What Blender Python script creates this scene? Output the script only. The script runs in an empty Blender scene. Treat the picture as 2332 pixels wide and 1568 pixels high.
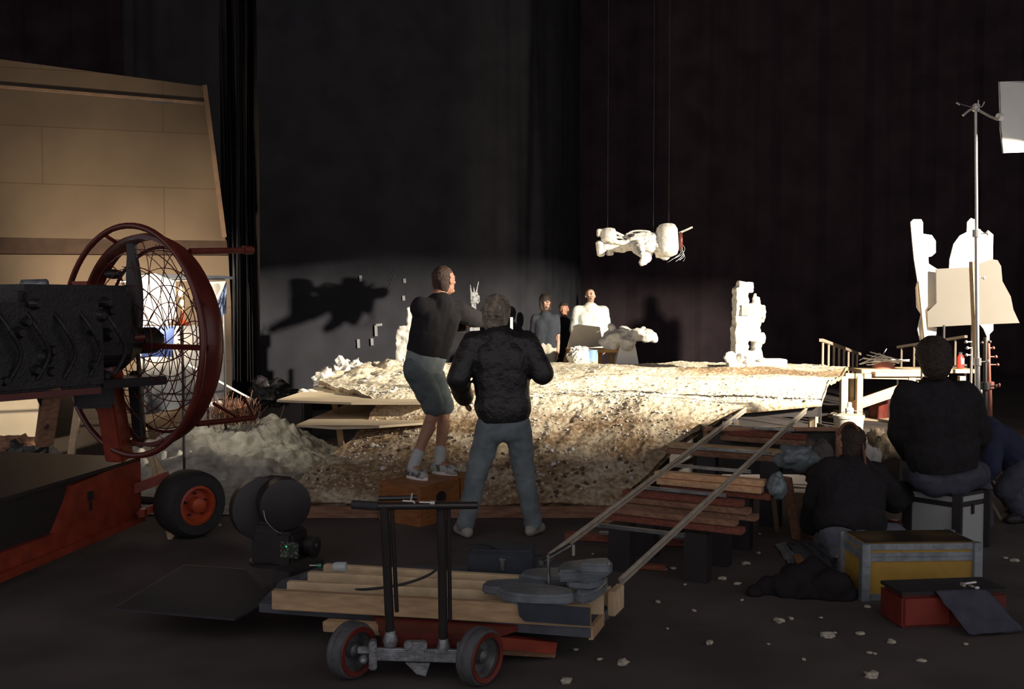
import bpy, bmesh, math, random
from mathutils import Vector, Matrix, noise
random.seed(7)
S = bpy.context.scene
COL = S.collection
V = Vector
# ------------------------------------------------------------------ camera
F = 2332*35/36.0
PITCH = math.atan(94/F)
CAMZ = 1.70
cd = bpy.data.cameras.new('camera'); cam = bpy.data.objects.new('camera', cd); COL.objects.link(cam)
cd.lens = 35; cd.sensor_width = 36; cd.clip_end = 200
cam.location = (0, 0, CAMZ); cam.rotation_euler = (math.pi/2-PITCH, 0, 0)
S.camera = cam
# ------------------------------------------------------------------ world, light, exposure
S.view_settings.view_transform = 'Standard'; S.view_settings.look = 'None'
S.view_settings.exposure = 0; S.view_settings.gamma = 1
w = bpy.data.worlds.new('world'); S.world = w; w.use_nodes = True
w.node_tree.nodes['Background'].inputs[0].default_value = (1.0, .95, .99, 1)
w.node_tree.nodes['Background'].inputs[1].default_value = .56
def spot(name, loc, target, power, col, half, blend=.2, rad=.06):
    l = bpy.data.lights.new(name, 'SPOT'); l.energy = power; l.color = col; l.spot_size = math.radians(2*half)
    l.spot_blend = blend; l.shadow_soft_size = rad
    o = bpy.data.objects.new(name, l); COL.objects.link(o); o.location = loc
    o.rotation_euler = (V(target)-V(loc)).to_track_quat('-Z', 'Y').to_euler(); return o
KEY = V((7.5, 6.74, 3.36))
def kdir(az, el):
    az, el = math.radians(az), math.radians(el)
    return V((math.sin(az)*math.cos(el), math.cos(az)*math.cos(el), math.sin(el)))
spot('key_light', KEY, KEY+kdir(-52, -20), 13000, (1, .90, .74), 50, .15, .075)
spot('wall_light', (-3.95, 9.75, 1.45), (-3.6, 11.3, 2.35), 760, (1, .80, .54), 76, .6, .10)
spot('work_light', (-2.86, 8.85, 1.78), (-3.42, 9.75, 1.72), 75, (1, .86, .66), 30, .6, .04)
spot('card_light', (5.2, 7.5, 1.4), (4.55, 8.6, 2.95), 55, (1, .95, .85), 24, .8, .05)
# ------------------------------------------------------------------ helpers
spot('work_spill', (-2.86, 8.95, 2.05), (-2.35, 10.1, .35), 60, (1, .90, .72), 34, .7, .04)
def P(px, py, D):
    dx = (px-1166)/F; dy = (784-py)/F
    c, s = math.cos(PITCH), math.sin(PITCH)
    r = V((dx, c+dy*s, -s+dy*c))
    return V((0, 0, CAMZ)) + r*(D/r.y)
def G(px, py, z=0.0):
    p = P(px, py, 1.0)-V((0, 0, CAMZ)); return V((0, 0, CAMZ))+p*((z-CAMZ)/p.z)
def tag(o, label=None, cat=None, group=None, kind=None):
    if label: o['label'] = label
    if cat: o['category'] = cat
    if group: o['group'] = group
    if kind: o['kind'] = kind
    return o
def thing(name, loc, label, cat, group=None, rz=0):
    o = bpy.data.objects.new(name, None); COL.objects.link(o); o.location = loc; o.rotation_euler = (0, 0, rz)
    o.empty_display_size = .1
    return tag(o, label, cat, group)
def link(name, bm, m, parent=None, smooth=False, origin=None, world=True):
    """world=True: verts are in world space; made relative to parent's location (or origin)."""
    bmesh.ops.recalc_face_normals(bm, faces=bm.faces[:])
    me = bpy.data.meshes.new(name)
    if parent is not None and world:
        top = parent; off = V((0, 0, 0))
        M = parent_matrix(parent)
        bmesh.ops.transform(bm, matrix=M.inverted(), verts=bm.verts[:])
    elif origin is not None:
        bmesh.ops.translate(bm, vec=-V(origin), verts=bm.verts[:])
    bm.to_mesh(me); bm.free()
    if smooth:
        for p in me.polygons: p.use_smooth = True
    me.materials.append(m)
    o = bpy.data.objects.new(name, me); COL.objects.link(o)
    if parent is not None: o.parent = parent
    elif origin is not None: o.location = origin
    if smooth == 'auto':
        try: me.set_sharp_from_angle(angle=math.radians(40))
        except Exception: pass
    return o
def parent_matrix(p):
    M = Matrix.Translation(p.location) @ p.rotation_euler.to_matrix().to_4x4()
    return parent_matrix(p.parent) @ M if p.parent else M
def nb(): return bmesh.new()
def frame(p0, p1, up=V((0, 0, 1))):
    z = (V(p1)-V(p0)); L = z.length; z = z.normalized()
    x = z.cross(V(up))
    if x.length < 1e-4: x = z.cross(V((0, 1, 0)))
    x.normalize(); y = x.cross(z).normalized()
    return x, y, z, L
def beam(bm, p0, p1, w_, h_, bev=0, up=(0, 0, 1)):
    """box from p0 to p1; w_ sideways, h_ upwards"""
    x, y, z, L = frame(p0, p1, up)
    vs = []
    for t in (0, 1):
        c = V(p0)+z*(L*t)
        for a, b in ((-1, -1), (1, -1), (1, 1), (-1, 1)):
            vs.append(bm.verts.new(c+x*a*w_/2+y*b*h_/2))
    fs = [bm.faces.new(vs[0:4]), bm.faces.new(vs[4:8])]
    for i in range(4):
        j = (i+1) % 4; fs.append(bm.faces.new((vs[i], vs[j], vs[4+j], vs[4+i])))
    if bev:
        es = list({e for f in fs for e in f.edges})
        bmesh.ops.bevel(bm, geom=es, offset=bev, segments=2, affect='EDGES')
    return bm
def box(bm, c, sx, sy, sz, rz=0, bev=0):
    c = V(c); d = V((math.cos(rz), math.sin(rz), 0))
    return beam(bm, c-d*sx/2, c+d*sx/2, sy, sz, bev)
def tube(bm, pts, r, n=8, closed=False):
    pts = [V(p) for p in pts]; rings = []
    N = len(pts); prev = None
    for i, p in enumerate(pts):
        if closed: t = pts[(i+1) % N]-pts[i-1]
        else: t = pts[min(i+1, N-1)]-pts[max(i-1, 0)]
        t.normalize()
        if prev is None:
            x = t.cross(V((0, 0, 1)));
            if x.length < 1e-3: x = t.cross(V((1, 0, 0)))
        else: x = prev - t*prev.dot(t)
        x.normalize(); prev = x; y = t.cross(x)
        rr = r[i] if isinstance(r, (list, tuple)) else r
        rings.append([bm.verts.new(p+(x*math.cos(2*math.pi*k/n)+y*math.sin(2*math.pi*k/n))*rr) for k in range(n)])
    for i in range(N if closed else N-1):
        a, b = rings[i], rings[(i+1) % N]
        for k in range(n): bm.faces.new((a[k], a[(k+1) % n], b[(k+1) % n], b[k]))
    if not closed: bm.faces.new(rings[0][::-1]); bm.faces.new(rings[-1])
    return bm
def circ(c, ax, u, r, n=48, a0=0, a1=2*math.pi):
    ax = V(ax).normalized(); u = (V(u)-ax*V(u).dot(ax)).normalized(); v = ax.cross(u)
    full = abs(a1-a0-2*math.pi) < 1e-6
    return [V(c)+(u*math.cos(a0+(a1-a0)*k/(n if full else n-1))+v*math.sin(a0+(a1-a0)*k/(n if full else n-1)))*r for k in range(n)]
def lathe(bm, c, ax, prof, n=32, caps=True):
    """prof: (distance along axis, radius)"""
    ax = V(ax).normalized(); u = ax.cross(V((0, 0, 1)))
    if u.length < 1e-3: u = V((1, 0, 0))
    u.normalize(); v = ax.cross(u); rings = []
    for d, r in prof:
        rings.append([bm.verts.new(V(c)+ax*d+(u*math.cos(2*math.pi*k/n)+v*math.sin(2*math.pi*k/n))*max(r, 1e-4)) for k in range(n)])
    for a, b in zip(rings[:-1], rings[1:]):
        for k in range(n): bm.faces.new((a[k], a[(k+1) % n], b[(k+1) % n], b[k]))
    if caps: bm.faces.new(rings[0][::-1]); bm.faces.new(rings[-1])
    else:
        a, b = rings[-1], rings[0]
        for k in range(n): bm.faces.new((a[k], a[(k+1) % n], b[(k+1) % n], b[k]))
    return bm
def prism(bm, pts, d):
    """polygon in world space extruded by vector d"""
    d = V(d); a = [bm.verts.new(V(p)) for p in pts]; b = [bm.verts.new(V(p)+d) for p in pts]
    f0 = bm.faces.new(a); f1 = bm.faces.new(b[::-1])
    for i in range(len(a)):
        j = (i+1) % len(a); bm.faces.new((a[j], a[i], b[i], b[j]))
    f0.normal_update(); f1.normal_update()
    if len(a) > 4: bmesh.ops.triangulate(bm, faces=[f0, f1], ngon_method='EAR_CLIP')
    return bm
def wire(pts, n=6):
    """Catmull-Rom smoothing of a polyline"""
    pts = [V(p) for p in pts]; q = [pts[0]]+pts+[pts[-1]]; out = []
    for i in range(1, len(q)-2):
        for k in range(n):
            t = k/n; a, b, c, d = q[i-1], q[i], q[i+1], q[i+2]
            out.append(.5*((2*b)+(c-a)*t+(2*a-5*b+4*c-d)*t*t+(3*b-a-3*c+d)*t**3))
    return out+[pts[-1]]
# ------------------------------------------------------------------ materials
MATS = {}
def mat(name, col, rough=.7, metal=0, var=.25, scale=8, bump=.0, col2=None, emit=None, trans=0, spec=.5, stretch=None, sheen=0, detail=4, lo=.35, hi=.65):
    if name in MATS: return MATS[name]
    m = bpy.data.materials.new(name); m.use_nodes = True; nt = m.node_tree; b = nt.nodes['Principled BSDF']
    L = nt.links.new
    b.inputs['Roughness'].default_value = rough; b.inputs['Metallic'].default_value = metal
    b.inputs['Specular IOR Level'].default_value = spec
    tc = nt.nodes.new('ShaderNodeTexCoord'); mp = nt.nodes.new('ShaderNodeMapping'); L(tc.outputs['Object'], mp.inputs[0])
    if stretch: mp.inputs['Scale'].default_value = stretch
    nz = nt.nodes.new('ShaderNodeTexNoise'); nz.inputs['Scale'].default_value = scale; nz.inputs['Detail'].default_value = detail
    L(mp.outputs[0], nz.inputs['Vector'])
    cr = nt.nodes.new('ShaderNodeValToRGB'); cr.color_ramp.elements[0].position = lo; cr.color_ramp.elements[1].position = hi
    c2 = col2 or tuple(c*(1-var) for c in col)
    cr.color_ramp.elements[0].color = (*c2, 1); cr.color_ramp.elements[1].color = (*col, 1)
    L(nz.outputs['Fac'], cr.inputs[0]); L(cr.outputs[0], b.inputs['Base Color'])
    if bump:
        bp = nt.nodes.new('ShaderNodeBump'); bp.inputs['Strength'].default_value = bump; bp.inputs['Distance'].default_value = .02
        n2 = nt.nodes.new('ShaderNodeTexNoise'); n2.inputs['Scale'].default_value = scale*3; n2.inputs['Detail'].default_value = 6
        L(mp.outputs[0], n2.inputs['Vector']); L(n2.outputs['Fac'], bp.inputs['Height']); L(bp.outputs[0], b.inputs['Normal'])
    if emit: b.inputs['Emission Color'].default_value = (*emit[0], 1); b.inputs['Emission Strength'].default_value = emit[1]
    if trans: b.inputs['Transmission Weight'].default_value = trans
    if sheen: b.inputs['Sheen Weight'].default_value = sheen
    MATS[name] = m; return m
M_black = mat('black_paint', (.022, .018, .020), .5, var=.3)
M_rubber = mat('black_rubber', (.03, .028, .03), .75, bump=.2, scale=30)
M_drape = mat('black_drape', (.085, .063, .072), .95, var=.3, scale=1.5, spec=.1)
M_greydrop = mat('grey_backdrop', (.080, .080, .094), .9, var=.25, scale=2.2, bump=.05, spec=.2)
M_red = mat('red_enamel', (.30, .045, .022), .4, var=.35, scale=10, bump=.05)
M_redrim = mat('red_wheel', (.55, .085, .03), .45, var=.3, scale=10)
M_redring = mat('dark_red_enamel', (.125, .022, .016), .3, var=.3, scale=9)
M_steel = mat('dull_steel', (.42, .43, .43), .38, 1, var=.4, scale=14)
M_chrome = mat('chrome', (.62, .58, .52), .38, .6, var=.15, scale=20)
M_zinc = mat('zinc_casting', (.38, .40, .42), .5, .7, var=.45, scale=18, bump=.2)
M_pine = mat('pine', (.50, .33, .18), .7, var=.3, scale=3, stretch=(1.2, 14, 14), bump=.1)
M_pinel = mat('pale_pine', (.70, .52, .32), .7, var=.25, scale=3, stretch=(3, 9, 3), bump=.05)
M_oldwood = mat('weathered_timber', (.33, .17, .10), .8, var=.45, scale=4, stretch=(2, 12, 12), bump=.2)
M_redwood = mat('rust_stained_timber', (.26, .075, .045), .8, var=.45, scale=5, stretch=(2, 12, 12), bump=.2)
M_apple = mat('varnished_plywood', (.36, .135, .042), .5, var=.35, scale=5, stretch=(2, 2, 10))
M_ply = mat('plywood_sheet', (.62, .50, .34), .8, var=.15, scale=3)
M_white = mat('white_card', (.82, .80, .76), .8, var=.05, scale=3)
M_foam = mat('foam_plaster', (.70, .67, .61), .9, var=.28, scale=9, bump=.6, lo=.3, hi=.55)
M_model = mat('white_model_plastic', (.62, .60, .55), .7, var=.35, scale=26, bump=.4, lo=.36, hi=.5)
M_skin = mat('skin', (.42, .20, .125), .55, var=.12, scale=10)
M_skinl = mat('light_skin', (.55, .33, .24), .55, var=.12, scale=10)
M_leather = mat('black_leather', (.024, .022, .023), .42, var=.3, scale=12, bump=.5)
M_knit = mat('black_knit', (.026, .024, .026), .95, var=.2, scale=30, spec=.15)
M_jeans = mat('faded_denim', (.20, .235, .25), .9, var=.42, scale=6, bump=.2, spec=.2, detail=8)
M_djeans = mat('dark_denim', (.085, .085, .115), .9, var=.35, scale=9, bump=.3, spec=.2)
M_shorts = mat('grey_shorts', (.125, .15, .155), .9, var=.15, scale=8, bump=.2)
M_grey = mat('grey_cotton', (.26, .30, .30), .9, var=.15, scale=8)
M_tee = mat('charcoal_cotton', (.05, .055, .068), .95, var=.15, scale=8, spec=.2)
M_shirt = mat('white_cotton', (.60, .62, .56), .9, var=.12, scale=8)
M_cream = mat('cream_cotton', (.60, .55, .44), .9, var=.1, scale=8)
M_sock = mat('white_sock', (.50, .52, .52), .95, var=.1, scale=20)
M_shoe = mat('trainer_leather', (.42, .43, .41), .6, var=.75, scale=16, lo=.44, hi=.5)
M_shoeb = mat('pale_suede', (.40, .38, .33), .8, var=.3, scale=16)
M_hairg = mat('greying_hair', (.40, .33, .24), .7, var=.6, scale=26, bump=1.0, stretch=(1, 1, .4))
M_hairb = mat('dark_brown_hair', (.045, .028, .02), .6, var=.4, scale=30, bump=.8)
M_hairm = mat('brown_hair', (.07, .032, .018), .6, var=.4, scale=30, bump=.8)
M_navy = mat('navy_jacket', (.018, .025, .065), .85, var=.3, scale=10)
M_eye = mat('eye_white', (.6, .6, .58), .3)
M_dark = mat('dark_detail', (.02, .016, .016), .6)
M_lip = mat('lip', (.35, .14, .10), .6)
M_yellow = mat('yellow_laminate', (.40, .235, .035), .55, var=.12, scale=20)
M_alu = mat('aluminium_edging', (.33, .37, .40), .5, .5, var=.35, scale=16)
M_case = mat('light_grey_laminate', (.36, .38, .37), .6, var=.06, scale=20)
M_redbox = mat('dull_red_case', (.16, .022, .014), .5, var=.35, scale=8)
M_cloth = mat('slate_cloth', (.13, .135, .175), .95, var=.25, scale=10, bump=.3)
M_coat = mat('black_coat', (.022, .019, .021), .95, var=.2, scale=8, spec=.15)
M_paper = mat('newsprint', (.24, .25, .27), .9, var=.35, scale=14, stretch=(1, 9, 1))
M_plastic = mat('clear_plastic', (.30, .36, .38), .3, var=.35, scale=7, trans=.35, bump=.4)
M_blue = mat('blue_cloth', (.05, .09, .28), .9, var=.3, scale=5)
M_pblue = mat('pale_blue_sheet', (.45, .55, .80), .6, var=.35, scale=5, bump=.3)
M_ext = mat('extinguisher_red', (.6, .04, .03), .3, var=.1)
M_orange = mat('orange_wood', (.55, .28, .08), .7, var=.25, scale=6)
M_boxbrown = mat('dark_box', (.05, .04, .035), .7, var=.4, scale=4)
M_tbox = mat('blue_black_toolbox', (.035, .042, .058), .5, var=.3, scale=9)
M_deck = mat('grey_blue_deck', (.085, .092, .11), .8, var=.3, scale=8, bump=.2)
M_green = mat('green_plastic', (.05, .35, .22), .4)
M_cup = mat('cup_plastic', (.45, .50, .50), .4, var=.15, scale=20)
M_label = mat('label_foil', (.22, .26, .20), .35, .3, var=.8, scale=60, lo=.5, hi=.6)
M_bucket = mat('white_bucket_plastic', (.50, .48, .42), .5, var=.12, scale=6)
M_chip = mat('plaster_chip', (.50, .46, .36), .9, var=.35, scale=40)
M_plyblack = mat('black_sheet_top', (.028, .025, .03), .7, var=.3, scale=6)
M_tape = mat('pale_tape', (.40, .40, .40), .8)
M_bark = mat('rusty_brush', (.20, .09, .05), .9, var=.4, scale=12)
M_black2 = mat('engine_black', (.018, .016, .018), .5, var=.5, scale=18, bump=.3)
M_flag = mat('black_duvetyne', (.012, .012, .012), .95, spec=.1)

def floor_mat():
    m = mat('concrete_floor', (.105, .088, .083), .8, var=.38, scale=1.6, bump=.35, detail=10, spec=.3); return m
def soil_mat():
    m = bpy.data.materials.new('plaster_dust_and_soil'); m.use_nodes = True; nt = m.node_tree; L = nt.links.new
    b = nt.nodes['Principled BSDF']; b.inputs['Roughness'].default_value = .95; b.inputs['Specular IOR Level'].default_value = .1
    tc = nt.nodes.new('ShaderNodeTexCoord')
    def nz(s, d, st=None):
        n = nt.nodes.new('ShaderNodeTexNoise'); n.inputs['Scale'].default_value = s; n.inputs['Detail'].default_value = d
        if st:
            mp = nt.nodes.new('ShaderNodeMapping'); mp.inputs['Scale'].default_value = st; L(tc.outputs['Object'], mp.inputs[0]); L(mp.outputs[0], n.inputs['Vector'])
        else: L(tc.outputs['Object'], n.inputs['Vector'])
        return n
    def ramp(src, a, b_, c0, c1):
        r = nt.nodes.new('ShaderNodeValToRGB'); r.color_ramp.elements[0].position = a; r.color_ramp.elements[1].position = b_
        r.color_ramp.elements[0].color = c0; r.color_ramp.elements[1].color = c1; L(src, r.inputs[0]); return r
    at = nt.nodes.new('ShaderNodeAttribute'); at.attribute_name = 'soil'
    n1 = nz(2.2, 8, (1, 2.2, 1)); n2 = nz(26, 5)
    # mask = attribute (soil plus painted ridge shadows) + noise
    ad = nt.nodes.new('ShaderNodeMath'); ad.operation = 'ADD'; L(at.outputs['Fac'], ad.inputs[0]); L(n1.outputs['Fac'], ad.inputs[1])
    msk = ramp(ad.outputs[0], .55, .98, (0, 0, 0, 1), (1, 1, 1, 1))
    dust = ramp(n2.outputs['Fac'], .34, .5, (.42, .33, .22, 1), (.74, .66, .50, 1))
    soil = ramp(n2.outputs['Fac'], .45, .72, (.23, .15, .085, 1), (.52, .39, .25, 1))
    mx = nt.nodes.new('ShaderNodeMix'); mx.data_type = 'RGBA'
    L(msk.outputs[0], mx.inputs[0]); L(dust.outputs[0], mx.inputs[6]); L(soil.outputs[0], mx.inputs[7]); L(mx.outputs[2], b.inputs['Base Color'])
    bp = nt.nodes.new('ShaderNodeBump'); bp.inputs['Strength'].default_value = .7; bp.inputs['Distance'].default_value = .02
    L(n2.outputs['Fac'], bp.inputs['Height']); L(bp.outputs[0], b.inputs['Normal'])
    return m
M_soil = soil_mat()
M_soil2 = mat('grey_plaster_rubble', (.50, .48, .42), .95, var=.45, scale=7, bump=.8, detail=8, spec=.1)
def wall_mat():
    m = mat('stained_board_wall', (.058, .043, .031), .85, var=.25, scale=1.1, spec=.15); nt = m.node_tree; L = nt.links.new
    b = nt.nodes['Principled BSDF']; src = b.inputs['Base Color'].links[0].from_socket
    br = nt.nodes.new('ShaderNodeTexBrick'); br.inputs['Scale'].default_value = 1; br.inputs['Brick Width'].default_value = 2.4; br.inputs['Row Height'].default_value = .62
    br.inputs['Mortar Size'].default_value = .006; br.inputs['Color1'].default_value = (1, 1, 1, 1); br.inputs['Color2'].default_value = (.88, .88, .88, 1); br.inputs['Mortar'].default_value = (.72, .66, .6, 1)
    tc = nt.nodes['Texture Coordinate']; sp = nt.nodes.new('ShaderNodeSeparateXYZ'); cb = nt.nodes.new('ShaderNodeCombineXYZ')
    L(tc.outputs['Object'], sp.inputs[0]); L(sp.outputs[0], cb.inputs[0]); L(sp.outputs[2], cb.inputs[1]); L(cb.outputs[0], br.inputs['Vector'])
    mx = nt.nodes.new('ShaderNodeMix'); mx.data_type = 'RGBA'; mx.blend_type = 'MULTIPLY'; mx.inputs[0].default_value = 1
    L(src, mx.inputs[6]); L(br.outputs[0], mx.inputs[7]); L(mx.outputs[2], b.inputs['Base Color']); return m
M_wall = wall_mat()

# ------------------------------------------------------------------ organic builder
def cap(bm, p0, p1, r0, r1=None, n=14):
    r1 = r0 if r1 is None else r1; x, y, z, L = frame(p0, p1) if (V(p1)-V(p0)).length > 1e-5 else (V((1, 0, 0)), V((0, 1, 0)), V((0, 0, 1)), 0)
    rings = []
    for c, r, a0, a1 in ((V(p0), r0, -90, 0), (V(p1), r1, 0, 90)):
        for k in range(6):
            a = math.radians(a0+(a1-a0)*k/5); rings.append((c+z*math.sin(a)*r, max(math.cos(a)*r, 1e-4)))
    vs = [[bm.verts.new(c+(x*math.cos(2*math.pi*k/n)+y*math.sin(2*math.pi*k/n))*r) for k in range(n)] for c, r in rings]
    for a, b in zip(vs[:-1], vs[1:]):
        for k in range(n): bm.faces.new((a[k], a[(k+1) % n], b[(k+1) % n], b[k]))
    bm.faces.new(vs[0][::-1]); bm.faces.new(vs[-1])
def ell(bm, c, r, R=None):
    M = Matrix.Translation(V(c)) @ (R.to_4x4() if R else Matrix.Identity(4)) @ Matrix.Diagonal((*r, 1))
    bmesh.ops.create_uvsphere(bm, u_segments=18, v_segments=12, radius=1, matrix=M)
def organic(name, bm, m, parent, voxel=.012, smooth=5, fold=0, fscale=8, squash=None):
    me = bpy.data.meshes.new('tmp'); bm.to_mesh(me); bm.free(); o = bpy.data.objects.new('tmp', me); COL.objects.link(o)
    r = o.modifiers.new('r', 'REMESH'); r.mode = 'VOXEL'; r.voxel_size = voxel
    if smooth: s = o.modifiers.new('s', 'SMOOTH'); s.iterations = smooth; s.factor = .5
    dg = bpy.context.evaluated_depsgraph_get(); ev = o.evaluated_get(dg)
    b2 = bmesh.new(); b2.from_mesh(ev.to_mesh()); ev.to_mesh_clear()
    bpy.data.objects.remove(o); bpy.data.meshes.remove(me)
    if fold:
        b2.normal_update()
        for v in b2.verts:
            q = v.co*fscale; d = noise.noise(V((q.x, q.y, q.z*1.6)))+.5*noise.noise(q*2.3)
            v.co += v.normal*d*fold
    if squash:
        for v in b2.verts: squash(v.co)
    return link(name, b2, m, parent, smooth=True)
def hand(bm, wrist, d, nrm, side, curl=.5, s=1.0):
    """palm with four unequal bent fingers and a side thumb"""
    d = V(d).normalized(); nrm = V(nrm); nrm = (nrm-d*nrm.dot(d)).normalized(); lat = d.cross(nrm)*side
    w0 = V(wrist)
    for k in (-1.2, -.4, .4, 1.2): cap(bm, w0+lat*k*.012*s+d*.012, w0+d*.082*s+lat*k*.018*s, .014*s, .0105*s, 8)
    for i, ln in enumerate((.070, .079, .074, .058)):
        b = w0+d*.084*s+lat*(-.030+.0195*i)*s; q = d.copy(); p = b
        for j, f in enumerate((.45, .32, .23)):
            ang = curl*(.5+.5*j); q = (q*math.cos(ang)+nrm*math.sin(ang)).normalized(); e = p+q*ln*f*s
            cap(bm, p, e, (.0088-.001*j)*s, (.0080-.001*j)*s, 8); p = e
    b = w0+d*.025*s-lat*.026*s; q = (d*.7-lat*.6+nrm*.35).normalized(); e = b+q*.042*s; cap(bm, b, e, .012*s, .0098*s, 8)
    q = (d*.85-lat*.1+nrm*.4).normalized(); cap(bm, e, e+q*.03*s, .0095*s, .008*s, 8)

def person(name, label, J, face, outfit, vox=.011, hs=1.0, build=1.0):
    """J: joint dict in world space. face: direction the head looks. outfit: dict of garments."""
    J = {k: V(v) for k, v in J.items()}
    base = (J['anL']+J['anR'])/2; root = thing(name, (base.x, base.y, min(J['anL'].z, J['anR'].z)-.09), label, 'person')
    side = (J['shR']-J['shL']).normalized(); hside = (J['hiR']-J['hiL']).normalized()
    face = V(face).normalized(); b = build
    chest = (J['shL']+J['shR'])/2; pel = (J['hiL']+J['hiR'])/2
    upv = (chest-pel).normalized(); fwd = upv.cross(side).normalized()
    if fwd.dot(V((face.x, face.y, 0))) < -.3: fwd = -fwd
    hc = J['head']; hz = (V((0, 0, 1))-face*face.z).normalized(); hx = face.cross(hz).normalized()
    R = Matrix((hx, face, hz)).transposed()
    def limb(bm, a, b_, r0, r1): cap(bm, J[a], J[b_], r0*b, r1*b)
    def torso(bm, e=0, low=1.0):
        for s in (-1, 1):
            cap(bm, chest-upv*.10+side*.075*s, pel+upv*.08+hside*.055*s, (.105+e)*b, (.10+e)*b)
            cap(bm, chest-upv*.03+side*.055*s, chest-upv*.12+side*.085*s, .075+e, .09+e)
        cap(bm, J['shL'], J['shR'], .055+e, .055+e)
        cap(bm, chest+upv*.02, chest-upv*.2, .09+e, .10+e)
    def hips(bm, e=0):
        for s in (-1, 1): cap(bm, pel+upv*.09+hside*.05*s, pel-upv*.02+hside*.06*s, (.105+e)*b, (.105+e)*b)
    # body: one continuous mesh with face and fingers
    bm = nb(); torso(bm); hips(bm)
    cap(bm, chest+upv*.02, J['neck'], .06, .055); cap(bm, J['neck'], hc-hz*.03, .054, .054)
    ell(bm, hc+hz*.025*hs, (.074*hs, .093*hs, .088*hs), R); ell(bm, hc+face*.025*hs-hz*.05*hs, (.052*hs, .062*hs, .066*hs), R)
    cap(bm, hc+face*.085*hs+hz*.015*hs, hc+face*.104*hs-hz*.025*hs, .009*hs, .015*hs, 8)          # nose
    ell(bm, hc+face*.075*hs-hz*.092*hs, (.026*hs, .022*hs, .018*hs), R)                            # chin
    for s in (-1, 1):
        ell(bm, hc+hx*s*.078*hs-face*.008*hs, (.009*hs, .019*hs, .031*hs), R)                        # ears
        cap(bm, hc+hx*s*.014*hs+face*.082*hs+hz*.022*hs, hc+hx*s*.05*hs+face*.07*hs+hz*.024*hs, .008*hs, .007*hs, 8)  # brows
        ell(bm, hc+hx*s*.04*hs+face*.062*hs-hz*.02*hs, (.02*hs, .018*hs, .018*hs), R)                # cheeks
    for sd in 'LR':
        limb(bm, 'sh'+sd, 'el'+sd, .052, .040); limb(bm, 'el'+sd, 'wr'+sd, .040, .027)
        limb(bm, 'hi'+sd, 'kn'+sd, .085, .056); limb(bm, 'kn'+sd, 'an'+sd, .054, .038)
        mid = J['kn'+sd].lerp(J['an'+sd], .3)-fwd*.012; cap(bm, mid, J['kn'+sd].lerp(J['an'+sd], .55), .056*b, .045*b)
        d = (J['wr'+sd]-J['el'+sd]).normalized(); hd = J.get('hd'+sd)
        if hd is not None: d = (hd-J['wr'+sd]).normalized()
        n = J.get('hn'+sd, None) or (side*(1 if sd == 'L' else -1)+fwd*.3)
        hand(bm, J['wr'+sd], d, n, 1 if sd == 'L' else -1, .45, outfit.get('hand', 1.0))
        cap(bm, J['an'+sd], J['to'+sd].lerp(J['an'+sd], .35)+V((0, 0, .02)), .034, .022)
    fine = outfit.get('fine', .0065)
    organic('body', bm, outfit.get('skin', M_skin), root, fine, 2)
    # eyes and mouth
    for s in (-1, 1):
        e = nb(); ell(e, hc+hx*s*.031*hs+face*.078*hs+hz*.004*hs, (.013*hs, .009*hs, .007*hs), R); eo = link('eye', e, M_eye, root, True)
        e = nb(); ell(e, hc+hx*s*.031*hs+face*.0855*hs+hz*.004*hs, (.005*hs, .003*hs, .005*hs), R); link('pupil', e, M_dark, eo, True)
    e = nb(); ell(e, hc+face*.086*hs-hz*.058*hs, (.022*hs, .006*hs, .007*hs), R); link('mouth', e, M_lip, root, True)
    # hair
    bm = nb(); L = outfit.get('hairlen', .03); vol = outfit.get('hairvol', .012)
    ell(bm, hc+hz*.035*hs-face*.014*hs, ((.076+vol)*hs, (.094+vol)*hs, (.086+vol)*hs), R)
    ell(bm, hc-face*.045*hs-hz*.01*hs, ((.070+vol)*hs, (.058+vol)*hs, (.070+L)*hs), R)
    if outfit.get('shag'):
        rr = random.Random(3)
        for i in range(80):
            a = rr.uniform(0, 6.28); zz = rr.uniform(-.5, 1); q = math.sqrt(max(0, 1-zz*zz))
            u = hx*math.cos(a)*q*.082+face*(math.sin(a)*q*.1-.02)+hz*(zz*.09+.03)
            if u.dot(face) > .05 and zz < .55: continue
            ell(bm, hc+u*hs*1.06, (.020, .020, .026))
    if L > .08:
        for s in (-1, 1): cap(bm, hc+hx*s*.075*hs+hz*.03, hc+hx*s*.078*hs-hz*L-face*.02, .03, .022)
    def carve(co):
        q = co-hc; f = q.dot(face); z_ = q.dot(hz); x_ = abs(q.dot(hx))
        # keep the face free: push hair in front of the hairline backwards
        if z_ < .065*hs and f > -.005 and x_ < .09*hs:
            co -= face*(f+.012*hs)*1.0
    organic('hair', bm, outfit.get('hair', M_hairb), root, .009, 2, outfit.get('hairfold', .004), 40, squash=carve if L <= .08 else None)
    # garments
    if 'top' in outfit:
        m, e, arm, hem, nm = outfit['top']; bm = nb(); torso(bm, e)
        low = pel-upv*(hem-.12)
        for s in (-1, 1): cap(bm, pel+upv*.1+hside*.055*s, low+hside*.065*s, (.105+e)*b, (.10+e*1.3)*b)
        cap(bm, chest+upv*.03, J['neck'].lerp(chest, .45 if arm > .9 else .85), .075+e*.6, .062+e*.3)
        for sd in 'LR':
            cap(bm, J['sh'+sd], J['sh'+sd].lerp(J['el'+sd], min(arm*2, 1)), (.056+e)*b, (.047+e)*b)
            if arm > .5: cap(bm, J['el'+sd], J['el'+sd].lerp(J['wr'+sd], (arm-.5)*2), (.046+e)*b, (.034+e)*b)
        def hemcut(co, e=e):
            q = (co-pel); k = q.dot(upv)
            if k < -hem and q.length < .5: co += upv*(-hem-k+.012*noise.noise(co*9))
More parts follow.
